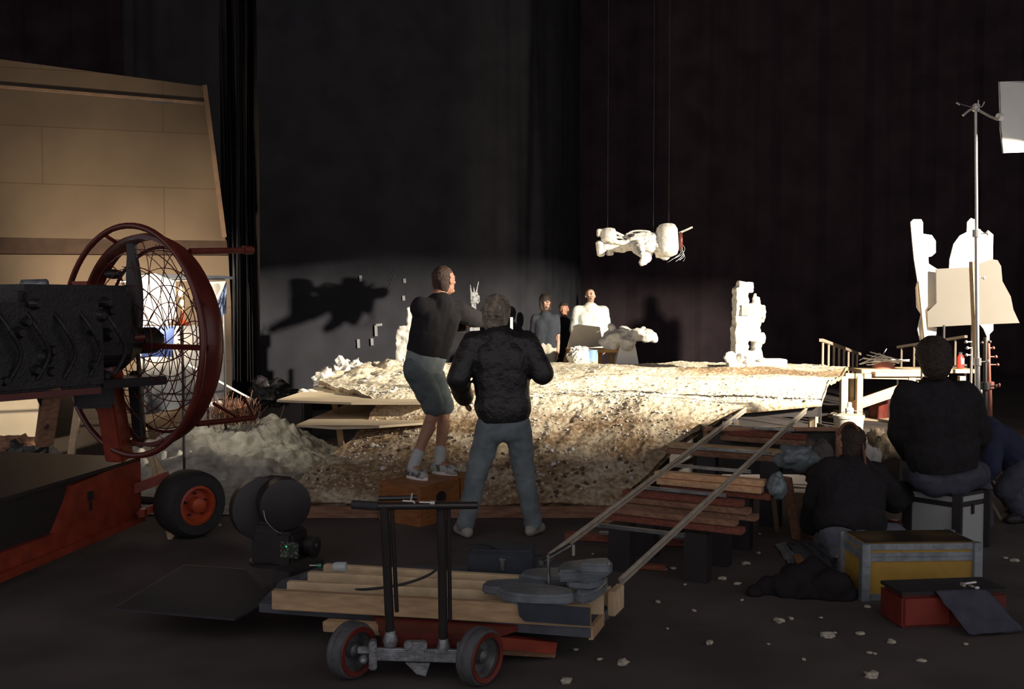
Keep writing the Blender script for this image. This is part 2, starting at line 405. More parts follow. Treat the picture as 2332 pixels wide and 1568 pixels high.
        organic(nm, bm, m, root, vox, 3, .005+e*.06, 9, squash=hemcut if arm > .3 else None)
    if 'under' in outfit:
        m, hem = outfit['under']; bm = nb()
        for s in (-1, 1): cap(bm, pel+upv*.12+hside*.05*s, pel-upv*hem+hside*.05*s, .136*b, .130*b)
        organic('shirt_hem', bm, m, root, vox, 3, .004, 12)
    if 'legs' in outfit:
        m, e, ln, nm = outfit['legs']; bm = nb(); hips(bm, e*.7)
        for sd in 'LR':
            t = min(ln*2, 1); cap(bm, J['hi'+sd], J['hi'+sd].lerp(J['kn'+sd], t), (.088+e)*b, (.062+e*1.2+(.03*(1-t)))*b)
            if ln > .5:
                t = (ln-.5)*2; cap(bm, J['kn'+sd], J['kn'+sd].lerp(J['an'+sd], t), (.060+e)*b, (.048+e*1.3)*b)
        organic(nm, bm, m, root, vox, 3, .005+e*.2, 10)
    for sd in 'LR':
        if 'sock' in outfit:
            t = nb(); cap(t, J['kn'+sd].lerp(J['an'+sd], .76), J['an'+sd], .050, .046); organic('sock', t, outfit['sock'], root, .008, 2, .003, 30)
        t = nb(); A = J['an'+sd]; T = J['to'+sd]; dd = (T-A); dd.z = 0; dd.normalize(); lt = V((-dd.y, dd.x, 0))
        fl = T.z
        heel = V((A.x, A.y, fl))-dd*.045
        cap(t, heel+V((0, 0, .042)), A+V((0, 0, -.01)), .042, .046)
        cap(t, heel+V((0, 0, .038)), V((T.x, T.y, fl+.035))-dd*.06, .040, .044); cap(t, A-V((0, 0, .02)), V((T.x, T.y, fl+.035))-dd*.07, .042, .036)
        for s in (-1, 1): cap(t, V((T.x, T.y, fl+.03))-dd*.08+lt*.012*s, V((T.x, T.y, fl+.028))-dd*.03+lt*.008*s, .036, .029)
        def flat(co, fl=fl):
            if co.z < fl+.004: co.z = fl+.004
        so = organic('shoe', t, outfit.get('shoe', M_dark), root, .008, 3, .002, 30, squash=flat)
        if 'sole' in outfit:
            t = nb(); n = 20; pts = []
            for k in range(n):
                a = 2*math.pi*k/n; pts.append(V((A.x, A.y, fl))+dd*(.055+.125*math.cos(a))+lt*(.047*math.sin(a)*(1-.15*math.cos(a))))
            prism(t, pts, (0, 0, .022)); link('sole', t, outfit['sole'], so)
    return root
# ================================================================== SETTING
def struct(name, bm, m, label=None, origin=None, parent=None, smooth=False):
    o = link(name, bm, m, parent, smooth, origin); tag(o, label, kind='structure'); return o
bm = nb(); box(bm, (0, 11, -.1), 36, 27, .2); struct('floor', bm, floor_mat(), 'dark dusty concrete floor of the sound stage')
bm = nb()   # back drape with shallow vertical folds
n = 260; top = []; bot = []
for i in range(n+1):
    x = -17.9+35.8*i/n; y = 24+.05*math.sin(x*5.1)+.03*math.sin(x*11.7+1)
    bot.append(bm.verts.new((x, y, 0))); top.append(bm.verts.new((x, y, 13)))
for i in range(n): bm.faces.new((bot[i], bot[i+1], top[i+1], top[i]))
bmesh.ops.solidify(bm, geom=bm.faces[:], thickness=.02)
struct('wall_back', bm, M_drape, 'black drapes hung across the back of the stage')
for s, nm in ((-1, 'wall_side'), (1, 'wall_right')):
    bm = nb(); box(bm, (s*17.98, 16, 6.5), .04, 16, 13); struct(nm, bm, M_drape, 'dark side wall of the sound stage')
bm = nb(); box(bm, (0, 11.2, 10.6), 36, 26, .2); struct('ceiling', bm, M_drape, 'dark ceiling of the sound stage')
# big stained board wall at the left, lit from below: upper part, ledge, lower part
def wp(px, py, x0=-6.3, D0=10.6, x1=-3.25, D1=11.5):
    r = P(px, py, 1)-V((0, 0, CAMZ)); d = V((x1-x0, D1-D0)); # intersect with vertical plane
    nx, ny = d.y, -d.x; t = (x0*nx+D0*ny)/(r.x*nx+r.y*ny); return V((0, 0, CAMZ))+r*t
wn = V((.283, -.959, 0)).normalized()
bm = nb(); prism(bm, [wp(-260, 100), wp(466, 197), wp(514, 548), wp(-260, 536)], -wn*.12)
struct('wall_left', bm, M_wall, 'tall stained brown board wall lit from below, behind the red fan', origin=wp(100, 548))
bm = nb(); prism(bm, [wp(-260, 578), wp(520, 582), wp(526, 690), (wp(526, 690).x, wp(526, 690).y, 0), (wp(-260, 700).x, wp(-260, 700).y, 0)], -wn*.12)
struct('wall_left_lower', bm, M_wall, 'lower part of the brown board wall under the ledge', origin=wp(100, 700))
bm = nb(); prism(bm, [wp(-260, 538), wp(516, 545), wp(520, 584), wp(-260, 582)], -wn*.05)
bmesh.ops.translate(bm, verts=bm.verts[:], vec=-wn*.02); struct('trim_1', bm, mat('shaded_ledge', (.022, .014, .011), .9, spec=.1), 'dark ledge band running across the brown wall')  # shadow on the jutting ledge is put into its near-black colour
bm = nb(); beam(bm, wp(466, 196)+wn*.03, wp(511, 540)+wn*.03, .07, .05); struct('trim_2', bm, mat('dull_batten', (.085, .05, .032), .9, var=.3), 'edge batten down the slanting right side of the brown wall')
bm = nb(); beam(bm, wp(-260, 176)+wn*.012, wp(466, 236)+wn*.012, .03, .03); struct('trim_3', bm, MATS['dull_batten'], 'thin reddish batten near the top of the brown wall')
bm = nb()
for a, b, h in ((252, 268, 7), (278, 294, 8), (310, 333, 8), (345, 395, 11)):
    y = 215+(a-252)*.12; prism(bm, [wp(a, y), wp(b, y+1), wp(b, y+h), wp(a, y+h-1)], wn*.012)
o = link('hole_patches', bm, M_dark, None); tag(o, 'dark torn holes under the reddish batten of the brown wall', 'wall damage')

# black drape edge and grey backdrop
def sheet(name, pts, z0, z1, m, amp, fr, label, cat, seed=0, zoff=None):
    bm = nb(); n = 120; nz_ = 24; rows = []
    pl = wire([V((p[0], p[1], 0)) for p in pts], n//max(1, len(pts)-1)); N = len(pl)
    for j in range(nz_+1):
        t = j/nz_; row = []
        for i, p in enumerate(pl):
            tt = (pl[min(i+1, N-1)]-pl[max(i-1, 0)]).normalized(); nn = V((tt.y, -tt.x, 0)); s = i/N*fr
            a = amp*(noise.noise(V((s*1.0+seed, t*1.2, 3)))+.5*noise.noise(V((s*3.1+seed, t*1.5, 9))))
            row.append(bm.verts.new(p+nn*a+V((0, 0, z0+(z1-z0)*t))))
        rows.append(row)
    for a, b in zip(rows[:-1], rows[1:]):
        for i in range(N-1): bm.faces.new((a[i], a[i+1], b[i+1], b[i]))
    bmesh.ops.solidify(bm, geom=bm.faces[:], thickness=.012)
    o = link(name, bm, m, None, True); tag(o, label, cat); return o
B0 = (P(300, 700, 14.4)); B1 = P(1700, 700, 19.2)
sheet('backdrop', [(P(285, 700, 13.6).x, 13.6), (-4.6, 14.9), (-2.85, 15.94), (-.5, 17.3), (.6, 18.4), (1.3, 20.6), (1.6, 23.6)], .02, 9, M_greydrop, .10, 16,
      'huge dark grey backdrop cloth hanging behind the miniature set', 'backdrop', 2)
sheet('curtain', [(P(508, 700, 11.9).x, 11.9), (P(545, 700, 12.0).x, 12.0), (P(583, 700, 12.1).x, 12.1)], .02, 9, M_black, .35, 6,
      'narrow black curtain hanging between the brown wall and the grey backdrop', 'curtain', 5)
for i, (px, y0, y1, lab) in enumerate(((821, 627, 641, 'pale tape strip high on the grey backdrop, topmost'), (921, 634, 644, 'pale tape strip on the backdrop just left of the man in shorts, upper'),
        (919, 673, 684, 'pale tape strip on the backdrop just left of the man in shorts, lower'), (856, 740, 765, 'pale tape strip with a hooked top low on the grey backdrop'), (847, 770, 786, 'pale tape strip lowest on the grey backdrop'),
        (816, 772, 792, 'pale tape strip beside the bunched folds of cloth'))):
    rx = (px-1166)/F; X_ = (14.9+4.6*.585)*rx/(1-.585*rx); Y_ = X_/rx-.05; c = P(px, y0, Y_); e = P(px+1, y1, Y_); bm = nb(); beam(bm, c, e, .045, .004, up=(0, -1, 0))
    if i == 3: beam(bm, c+V((0, 0, 0)), c+V((.1, .02, .01)), .004, .04)
    tag(link('tape_strip', bm, M_tape, None, origin=c), lab, 'tape', 'tape on the grey backdrop')

# ================================================================== MINIATURE LANDSCAPE
def lerp(a, b, t): return a+(b-a)*t
def interp(tab, x):
    if x <= tab[0][0]: return tab[0][1]
    for (a, va), (b, vb) in zip(tab[:-1], tab[1:]):
        if x <= b: return lerp(va, vb, (x-a)/(b-a) if b > a else 0)
    return tab[-1][1]
def crestY(X): return interp([(-1.4, 9.25), (.5, 9.1), (1.4, 8.85), (2.1, 8.72), (5, 8.72)], X)
def terr(X, Y):
    c = crestY(X); f = 7.85
    t = (Y-f)/(c-f); t = max(0, min(1, t)); s = t*(1.15-.15*t)
    z = .10+.74*min(1, s)
    if t >= 1: z = .84+.012*min(1, Y-c)
    n = noise.noise(V((X*1.3, Y*1.6, 0)))*.045+noise.noise(V((X*4, Y*5, 2)))*.018
    # low ridges running across the plateau
    n += .075*math.exp(-((Y-10.2-.25*math.sin(X*1.3))/.28)**2)*min(1, max(0, (X+.2)))*max(0, 1-max(0, X-2.7)*1.4)
    n += .06*math.exp(-((Y-12.1-.2*math.sin(X*1.9+1))/.3)**2)*min(1, max(0, X-.5))
    edge = 1.0
    if Y < 8.3: edge = .5
    n *= edge*(.35 if X > 2.2 and Y < 10 else 1)
    # drag grooves down the ramp
    if 0 < t < 1 and -.3 < X < 1.6: n += .022*math.sin((X*1.0-Y*.55)*34+3*noise.noise(V((X*2, Y*2, 5))))*math.sin(math.pi*t)*max(0, noise.noise(V((X*1.5, Y*1.5, 8)))+.25)
    r = noise.noise(V((X*14, Y*14, 4))); n += .016*max(0, r-.1)+.008*noise.noise(V((X*28, Y*28, 7)))
    # rocky heap at back left
    hx = math.exp(-(((X+1.35)/.75)**2+((Y-11.6)/1.5)**2)); n += hx*(.10+.10*abs(noise.noise(V((X*3.2, Y*3, 1))))+.05*abs(noise.noise(V((X*9, Y*9, 1)))))
    return z+n
LB = [(7.85, P(640, 1100, 7.85).x-.02), (8.3, -1.66), (8.75, -1.30), (9.1, -1.25), (9.5, -1.5), (10.3, -2.0), (12.2, -2.2), (14, -1.7)]
RB = [(7.85, .79), (8.35, 1.38), (8.70, 1.93), (8.71, 2.72), (9.3, 2.92), (10.7, 3.42), (12.4, 4.2), (14, 4.3)]
ys = [7.85+.0165*i for i in range(52)]+[8.71]+[8.72+.022*i for i in range(110)]+[11.15+.045*i for i in range(64)]
ys = sorted(ys); NU = 260
bm = nb(); soil = []; rows = []
for Y in ys:
    a = interp(LB, Y); b = interp(RB, Y); row = []
    for i in range(NU+1):
        u = i/NU; X = lerp(a, b, u)
        if Y < 9.2: X += (1-u)*.05*noise.noise(V((Y*6, 1, 1)))
        z = terr(X, Y); row.append(bm.verts.new((X, Y, z)))
        t = (Y-7.85)/(crestY(X)-7.85)
        s = .42*max(0, min(1, (1.02-t)*3.2))
        s += .55*math.exp(-((Y-10.45-.25*math.sin(X*1.3)+.15*noise.noise(V((X*3, 0, 0))))/.22)**2)*min(1, max(0, X+.3))*max(0, 1-max(0, X-2.4)*2)  # brown band: soil and the ridge's shadow painted together
        s += .6*math.exp(-((Y-11.9-.35*(X-2.6)*0)/.25)**2)*min(1, max(0, (X-1.9)*3))  # second band at right, likewise soil with painted shadow
        soil.append(s)
    rows.append(row)
for r0, r1 in zip(rows[:-1], rows[1:]):
    for i in range(NU): bm.faces.new((r0[i], r0[i+1], r1[i+1], r1[i]))
# thickness: a skirt under the rim and a flat underside
bnd = [rows[0][i] for i in range(NU+1)]+[r[-1] for r in rows[1:]]+[rows[-1][i] for i in range(NU-1, -1, -1)]+[r[0] for r in rows[-2:0:-1]]
low = [bm.verts.new(v.co-V((0, 0, .045))) for v in bnd]; nbv = len(low); soil += [.6]*nbv
for i in range(nbv):
    j = (i+1) % nbv; bm.faces.new((bnd[i], bnd[j], low[j], low[i]))
bm.verts.index_update()
ter = None
me = bpy.data.meshes.new('miniature_landscape'); bm.to_mesh(me); bm.free()
at = me.attributes.new('soil', 'FLOAT', 'POINT'); at.data.foreach_set('value', soil)
for p in me.polygons: p.use_smooth = True
me.materials.append(M_soil); ter = bpy.data.objects.new('miniature_landscape', me); COL.objects.link(ter)
tag(ter, 'plaster-covered miniature landscape with a dusty brown ramp and pale flat top', 'miniature set')
# timber under the landscape
def leg(p0, p1, m=M_pinel, w_=.05): b = nb(); beam(b, p0, p1, w_, w_); return link('leg', b, m, ter)
for px, D in ((755, 9.4), (1000, 11), (1300, 12), (1600, 12.5), (1860, 11.6)):
    x = (px-1166)/F*D; z = terr(x, D)-.08 if px > 900 else .8; 
    if px > 900: leg((x, D, 0), (x, D, z))
leg((1.98, 8.78, 0), (1.98, 8.78, .76)); leg((2.66, 8.80, 0), (2.66, 8.80, .78))
b = nb(); prism(b, [(1.95, 8.74, .70), (2.72, 8.74, .70), (2.72, 8.74, .79), (1.95, 8.74, .79)], (0, .03, 0)); link('apron_board', b, M_boxbrown, ter)
b = nb(); prism(b, [(.9, 8.35, .0), (1.93, 9.1, .0), (1.93, 9.1, .74), (.9, 8.35, .3)], (-.03, .02, 0)); link('back_panel', b, M_boxbrown, ter)
b = nb(); beam(b, (-1.9, 7.82, .05), (.8, 7.82, .05), .04, .09); link('kick_board', b, M_oldwood, ter)
# plywood points sticking out at the left
def plysheet(pts, z, lab, legs):
    b = nb(); prism(b, [(p.x, p.y, z) for p in pts], (0, 0, -.02)); c = pts[0]
    o = link('plywood_sheet', b, M_ply, None, origin=(c.x, c.y, z)); tag(o, lab, 'plywood')
    for p0, p1 in legs: l = nb(); beam(l, p0, p1, .05, .03); l = link('leg', l, M_pine, o)
plysheet([G(630, 910, .82), G(800, 916, .82), G(1000, 916, .82), G(1000, 885, .82), G(722, 880, .82)], .82,
    'pointed plywood sheet sticking out left of the landscape, upper of two', [(G(757, 914, .80)+V((0, .08, 0)), G(775, 1000, .3)+V((0, .3, -.25)))])
plysheet([G(675, 966, .66), G(760, 972, .66), G(845, 970, .66), G(985, 960, .66), G(985, 918, .66), G(800, 915, .66)], .66,
    'pointed plywood sheet sticking out left of the landscape, lower of two', [(G(770, 973, .64)+V((0, .05, 0)), G(781, 1004, .5)+V((0, .1, -.3)))])
# rocks
def rock(name, c, r, lab, m=M_foam, cat='rock', group=None, seed=1, sq=(1, 1, 1), kind=None, sub=3, amp=.45, parent=None):
    bm = nb(); bmesh.ops.create_icosphere(bm, subdivisions=sub, radius=1)
    for v in bm.verts:
        d = v.co.normalized(); q = d*1.7+V((seed*3.1, seed*1.7, 0))
        k = 1+amp*noise.noise(q)+amp*.5*noise.noise(q*2.7)+(.12*noise.noise(q*7) if sub > 3 else 0)
        v.co = V((d.x*r*sq[0]*k, d.y*r*sq[1]*k, d.z*r*sq[2]*k))+V(c)
    o = link(name, bm, m, parent, False, origin=None if parent else c)
    if lab: tag(o, lab, cat, group, kind)
    return o
for px, py, D, r, lab, sq in ((790, 852, 11.3, .17, 'tallest plaster boulder at the left end of the landscape', (1.1, .8, 1)), (742, 868, 11.0, .13, 'small plaster boulder at the far left edge of the landscape', (1, .8, 1)),
        (762, 858, 11.5, .12, 'plaster boulder between the two leftmost boulders', (1, 1, 1)), (845, 862, 11.4, .11, 'low jagged plaster rock right of the tallest boulder', (1.6, 1, .7)), (888, 860, 11.8, .12, 'plaster rock just left of the man in shorts', (1.5, 1, .8)),
        (915, 862, 11.9, .09, 'small plaster rock half hidden by the man in shorts', (1.3, 1, .8)), (700, 893, 9.9, .06, 'little plaster lump lying on the upper plywood point', (1.4, .8, .5))):
    rock('plaster_rock', P(px, py, D), r, lab, seed=px % 17, sq=sq, sub=4, amp=.6, group='plaster rocks on the landscape')
# rubble scattered on the ramp (uncountable)
bm = nb(); rr = random.Random(11)
for i in range(1500):
    Y = 7.9+rr.random()**.8*1.6; a = interp(LB, Y); b_ = interp(RB, Y); X = rr.uniform(a+.05, b_-.05); s = rr.uniform(.004, .013)*(1.9 if rr.random() < .07 else 1)
    if noise.noise(V((X*2.2, Y*2.2, 3))) < -.15: continue
    bmesh.ops.create_icosphere(bm, subdivisions=1, radius=s, matrix=Matrix.Translation((X, Y, terr(X, Y)+s*.3)) @ Matrix.Rotation(rr.random()*6, 4, 'Z') @ Matrix.Diagonal((rr.uniform(.7, 1.6), 1, rr.uniform(.5, 1), 1)))
for i in range(500):
    Y = rr.uniform(9.2, 13); a = interp(LB, Y); b_ = interp(RB, Y); X = rr.uniform(a+.05, b_-.05); s = rr.uniform(.008, .022)
    if X > 1 and rr.random() < .6: continue
    bmesh.ops.create_icosphere(bm, subdivisions=1, radius=s, matrix=Matrix.Translation((X, Y, terr(X, Y)+s*.3)) @ Matrix.Diagonal((rr.uniform(.7, 1.8), 1, rr.uniform(.5, 1), 1)))
o = link('rubble', bm, M_foam, None); tag(o, 'crumbs of plaster rubble strewn over the ramp', 'rubble', kind='stuff')
# soil clods: dark lumps on the ramp
bm = nb()
for px, py, n_, sp in ((1250, 1085, 50, .2), (1170, 1060, 14, .1), (1430, 1070, 14, .12), (940, 985, 24, .3), (870, 990, 14, .2), (720, 1070, 18, .3), (1110, 990, 10, .2)):
    c = P(px, py, 8.2); 
    for i in range(n_):
        X = c.x+rr.gauss(0, sp); D0 = 7.9+(1125-py)/230*1.1; Y = D0+rr.gauss(0, sp*.5)
        if not (interp(LB, Y)+.05 < X < interp(RB, Y)-.08 and Y > 7.9): continue
        s = rr.uniform(.008, .02); bmesh.ops.create_icosphere(bm, subdivisions=1, radius=s, matrix=Matrix.Translation((X, Y, terr(X, Y))) @ Matrix.Rotation(rr.random()*3, 4, 'Y') @ Matrix.Diagonal((1.5, 1, .9, 1)))
o = link('soil_clods', bm, mat('dark_soil', (.13, .085, .055), .95, var=.4, scale=20), None); tag(o, 'dark clods of soil on the dusty ramp', 'soil', kind='stuff')
b = nb(); beam(b, (-.75, 9.35, .86), (-.32, 9.3, .87), .03, .02); tag(link('stick', b, M_oldwood, None), 'dark stick lying on the pale dust behind the legs in shorts', 'stick')
# heap on floor at left
bm = nb(); NX, NY = 150, 90; x0, x1, y0, y1 = -3.9, -1.75, 7.9, 11.2; rows = []
def heap(X, Y):
    e = max(0, 1-((X+2.85)/1.12)**2)*max(0, 1-((Y-10.0)/1.25)**2)
    z = .42*e**.6*(1+.45*noise.noise(V((X*2.3, Y*2.3, 6))))+.10*abs(noise.noise(V((X*7, Y*7, 2))))*e**.3+.05*noise.noise(V((X*15, Y*15, 2)))*e**.5
    fl = .07*max(0, 1-((X+2.6)/1.0)**4)*max(0, 1-((Y-9.0)/1.2)**2)
    return max(z, fl)+.012*noise.noise(V((X*20, Y*20, 2)))*(1 if e > 0 else .3)
for j in range(NY+1):
    rows.append([bm.verts.new((lerp(x0, x1, i/NX), lerp(y0, y1, j/NY), heap(lerp(x0, x1, i/NX), lerp(y0, y1, j/NY)))) for i in range(NX+1)])
for r0, r1 in zip(rows[:-1], rows[1:]):
    for i in range(NX):
        if max(v.co.z for v in (r0[i], r0[i+1], r1[i+1], r1[i])) > .012: bm.faces.new((r0[i], r0[i+1], r1[i+1], r1[i]))
for v in [v for v in bm.verts if not v.link_faces]: bm.verts.remove(v)
o = link('plaster_heap', bm, M_soil2, None, True); tag(o, 'heap of broken grey-white plaster on the floor behind the fan wheel', 'plaster heap', kind='stuff')
for i, (px, py, D, r, m, lab) in enumerate(((615, 895, 11.6, .19, M_black, 'large black sandbag lump in front of the backdrop foot'), (655, 905, 11.9, .12, M_black, 'smaller black lump beside the upper plywood point'),
        (30, 995, 9.2, .10, M_oldwood, 'brownish rock at the left frame edge behind the fan platform'), (55, 985, 9.0, .09, M_black, 'dark rock left of the fan pedestal'))):
    c = P(px, py, D)
    if i > 1: r = .24; c.z = .22
    rock('sandbag' if m is M_black and i < 2 else 'rock', c, r, lab, m, 'sandbag' if i < 2 else 'rock', seed=i+3, sq=(1.2, .9, .9), sub=4)
b = nb(); box(b, (P(630, 900, 11.7).x, 11.8, .31), .7, .5, .62, bev=.02); tag(link('black_crate', b, M_black, None), 'black crate standing behind the plywood points in deep shadow', 'crate')

# ------------------------------------------------------------------ tower at right of landscape
def blockmodel(name, parts, m, label, cat, rough_=.012, fs=14):
    """parts: (px0,py0,px1,py1,D0,D1) rectangles given true depth"""
    bm = nb()
    for a in parts:
        x0_, y0_, x1_, y1_, d0, d1 = a; p = P(x0_, y1_, d0); q = P(x1_, y0_, d0); box(bm, ((p.x+q.x)/2, (d0+d1)/2, (p.z+q.z)/2), abs(q.x-p.x), d1-d0, abs(q.z-p.z))
    return bm
TD = 12.4
twr = thing('model_tower', (P(1705, 830, TD).x, TD, .84), 'tall crumbling white model tower with a gap through its top', 'model')
bm = blockmodel('x', [(1675, 655, 1706, 830, TD-.12, TD+.12), (1682, 641, 1697, 670, TD-.09, TD+.09), (1684, 643, 1716, 664, TD-.1, TD+.1), (1706, 690, 1733, 770, TD-.09, TD+.13),
    (1718, 765, 1736, 835, TD-.08, TD+.12), (1704, 758, 1734, 776, TD-.1, TD+.1), (1674, 745, 1702, 835, TD-.15, TD+.12), (1700, 798, 1737, 835, TD-.12, TD+.1)], M_model, '', '')
for k in range(6): t = k/5; a = P(lerp(1719, 1733, t), lerp(672, 715, t), TD); cap(bm, P(1719, 672+25*t, TD), P(lerp(1719, 1733, t**.6), lerp(672, 712, t), TD), .022+.01*t, .03)
for (x_, y_, r) in ((1737, 705, .05), (1737, 722, .05), (1735, 770, .06), (1678, 700, .04), (1676, 740, .04)): ell(bm, P(x_, y_, TD), (r*.7, r, r*1.3))
organic('tower_body', bm, M_model, twr, .011, 2, .018, 11)
bm = nb(); box(bm, P(1697, 706, TD-.13), .09, .03, .13); link('panel', bm, mat('grey_model_panel', (.36, .34, .31), .8), twr)
rr = random.Random(5); bm = nb()
for i in range(26): ell(bm, P(rr.uniform(1662, 1738), rr.uniform(812, 838), TD-.15+rr.uniform(-.1, .1)), (rr.uniform(.03, .08), rr.uniform(.03, .08), rr.uniform(.03, .09)))
organic('rock_base', bm, M_foam, twr, .012, 1, .015, 18)
bm = nb(); p = P(1740, 836, 13.2); q = P(1782, 818, 13.2); box(bm, ((p.x+q.x)/2-.2, 13.3, (p.z+q.z)/2-.02), .75, .3, .15, bev=.01)
tag(link('foam_block', bm, M_white, None), 'long white foam block lying behind the foot of the white tower', 'foam block')
# ------------------------------------------------------------------ far left towers
bm = nb(); t2 = thing('model_tower', (P(925, 825, 13).x, 13, .84), 'white stepped model tower partly hidden behind the man in shorts', 'model')
for a in ((930, 700, 944, 760), (912, 742, 950, 800), (905, 748, 925, 765), (910, 790, 955, 832), (903, 760, 915, 826)):
    p = P(a[0], a[3], 13); q = P(a[2], a[1], 13); box(bm, ((p.x+q.x)/2, 13, (p.z+q.z)/2), q.x-p.x, .3, q.z-p.z)
organic('tower_body', bm, M_model, t2, .014, 2, .02, 10)
bm = nb(); t3 = thing('model_tower', (P(1080, 826, 12.8).x, 12.8, .84), 'slender grey model tower with spiky antennae between the two standing men', 'model')
M_gmodel = mat('grey_model_plastic', (.27, .28, .29), .7, var=.6, scale=22, lo=.42, hi=.52)
for a in ((1072, 665, 1088, 690, .1), (1074, 690, 1084, 740, .08), (1070, 735, 1092, 770, .12), (1064, 765, 1098, 830, .2), (1084, 672, 1092, 685, .05)):
    p = P(a[0], a[3], 12.8); q = P(a[2], a[1], 12.8); box(bm, ((p.x+q.x)/2, 12.8, (p.z+q.z)/2), q.x-p.x, a[4]*2, q.z-p.z, bev=.006)
link('tower_body', bm, M_gmodel, t3)
for a, b_ in (((1073, 668), (1071, 648)), ((1080, 668), (1079, 654)), ((1084, 668), (1090, 640)), ((1087, 690), (1093, 684))):
    bm = nb(); tube(bm, [P(*a, 12.8), P(*b_, 12.8)], [.012, .004], 6); link('antenna', bm, M_gmodel, t3)

bm = nb(); beam(bm, (P(1165, 722, 12.8).x, 12.8, .84), P(1165, 722, 12.8), .035, .035); tag(link('white_post', bm, M_model, None), 'thin white post standing on the set just right of the grey-haired head', 'post')
# ------------------------------------------------------------------ hanging spacecraft model
SD = 12.0
ship = thing('model_spacecraft', P(1460, 555, SD), 'white model spacecraft with two engine pods hanging in the air on wires', 'model')
def sp(px, py, d=0): return P(px, py, SD+d)
bm = nb()
cap(bm, sp(1400, 560), sp(1470, 555), .065, .085); cap(bm, sp(1440, 548), sp(1490, 545), .07, .085); cap(bm, sp(1380, 560), sp(1420, 564), .055, .06); cap(bm, sp(1480, 560, -.05), sp(1512, 560), .08, .09)
cap(bm, sp(1430, 536), sp(1485, 536), .035, .045); cap(bm, sp(1390, 548, -.08), sp(1440, 556, -.08), .03)
cap(bm, sp(1452, 562, -.1), P(1462, 580, SD-.6), .085, .035); cap(bm, sp(1470, 552), P(1478, 552, SD+.55), .09, .05)
organic('fuselage', bm, M_model, ship, .009, 2, .008, 22)
bm = nb(); lathe(bm, sp(1519, 512, .0), V((0, -.25, -1)), [(0, .05), (.01, .10), (.06, .125), (.30, .13), (.36, .11), (.39, .05)], 24); lathe(bm, sp(1513, 520, .02), V((-.3, -.3, -1)), [(0, .06), (.02, .09), (.28, .085), (.3, .03)], 16)
link('engine_pod', bm, M_model, ship, 'auto')
bm = nb(); lathe(bm, sp(1386, 521), V((0, -.25, -1)), [(0, .05), (.01, .08), (.05, .095), (.14, .095), (.17, .06)], 24); lathe(bm, sp(1365, 548), V((.12, -.1, -1)), [(0, .03), (.02, .05), (.17, .05), (.19, .03)], 14)
box(bm, sp(1367, 530), .08, .1, .09, bev=.01); box(bm, sp(1389, 569), .07, .09, .13, .3, .01); box(bm, sp(1377, 560), .03, .06, .13)
link('engine_pod', bm, M_model, ship, 'auto')
bm = nb(); cap(bm, sp(1475, 575), sp(1467, 594, -.03), .062, .05); cap(bm, sp(1462, 597, -.06), sp(1475, 588), .045, .05); organic('landing_leg', bm, M_model, ship, .009, 2, .01, 20)
bm = nb(); cap(bm, sp(1500, 578), sp(1516, 583), .05, .05); cap(bm, sp(1494, 566), sp(1505, 580), .045); organic('landing_leg', bm, M_model, ship, .009, 2, .01, 20)
bm = nb(); beam(bm, sp(1548, 530), sp(1577, 517, -.05), .04, .018); link('wing_strut', bm, M_model, ship)
bm = nb(); cap(bm, sp(1404, 530), sp(1425, 540), .018); cap(bm, sp(1404, 540), sp(1418, 541), .016); cap(bm, sp(1400, 552), sp(1418, 552), .016); tube(bm, wire([sp(1420, 540), sp(1436, 528), sp(1455, 525), sp(1478, 527), sp(1492, 535)], 5), .011, 8); link('canopy_frame', bm, M_orange if 0 else M_model, ship, True)
bm = nb(); ell(bm, sp(1438, 536, -.06), (.045, .03, .02), Matrix.Rotation(-.3, 3, 'Y')); ell(bm, sp(1453, 529, -.045), (.03, .03, .01)); link('cockpit_window', bm, M_dark, ship, True)
bm = nb(); rr = random.Random(2)
for k in range(5): tube(bm, wire([sp(1548, 545+k*6), sp(1560-rr.random()*6, 560+k*5, .05), sp(1548+k*3, 578+k*2, .05), sp(1520+k*9, 590+rr.random()*8, .02)], 5), .003, 5)
link('loose_wiring', bm, M_steel, ship, True)
bm = nb(); ell(bm, sp(1549, 548, .02), (.03, .09, .12)); link('exhaust_cover', bm, M_redring, ship, True)
for px, y1, px2 in ((1384, 519, 1384), (1488, 531, 1486), (1523, 507, 1522)):
    bm = nb(); tube(bm, [sp(px, y1), V((sp(px2, y1).x, SD, 10.5))], .0013, 5); link('hanging_wire', bm, mat('thin_dark_wire', (.12, .12, .12), .6), ship)

# ------------------------------------------------------------------ rock model on pedestal, sawhorse, card, table behind
mr = thing('model_asteroid', (P(1430, 820, 14.2).x, 14.2, .80), 'lumpy white rock model overhanging a tapered white pedestal', 'model')
bm = nb()
for px, py, r, d in ((1398, 768, .15, 0), (1420, 762, .15, .05), (1450, 762, .13, 0), (1475, 765, .12, 0), (1487, 772, .07, 0), (1392, 782, .12, 0), (1430, 780, .12, -.1), (1394, 746, .05, 0), (1382, 776, .10, 0), (1462, 752, .06, .1)):
    ell(bm, P(px, py, 14.2+d), (r, r*1.1, r*.85))
organic('rock_body', bm, M_foam, mr, .014, 2, .03, 7)
bm = nb(); prism(bm, [P(1412, 786, 14.15), P(1447, 786, 14.15), P(1455, 829, 14.15), P(1402, 829, 14.15)], (0, .3, 0)); link('pedestal', bm, M_white, mr)
bm = nb(); prism(bm, [P(1304, 742, 14.6), P(1316, 738, 14.6), P(1366, 744, 14.6), P(1374, 788, 14.6), P(1290, 796, 14.6)], (0, .02, 0)); tag(link('cream_card', bm, M_cream, None), 'cream card leaning in front of the man in the white shirt', 'card')
sh = thing('sawhorse', (P(1340, 829, 14.4).x, 14.4, 0), 'orange wooden trestle table standing among the props by the white shirt', 'trestle table')
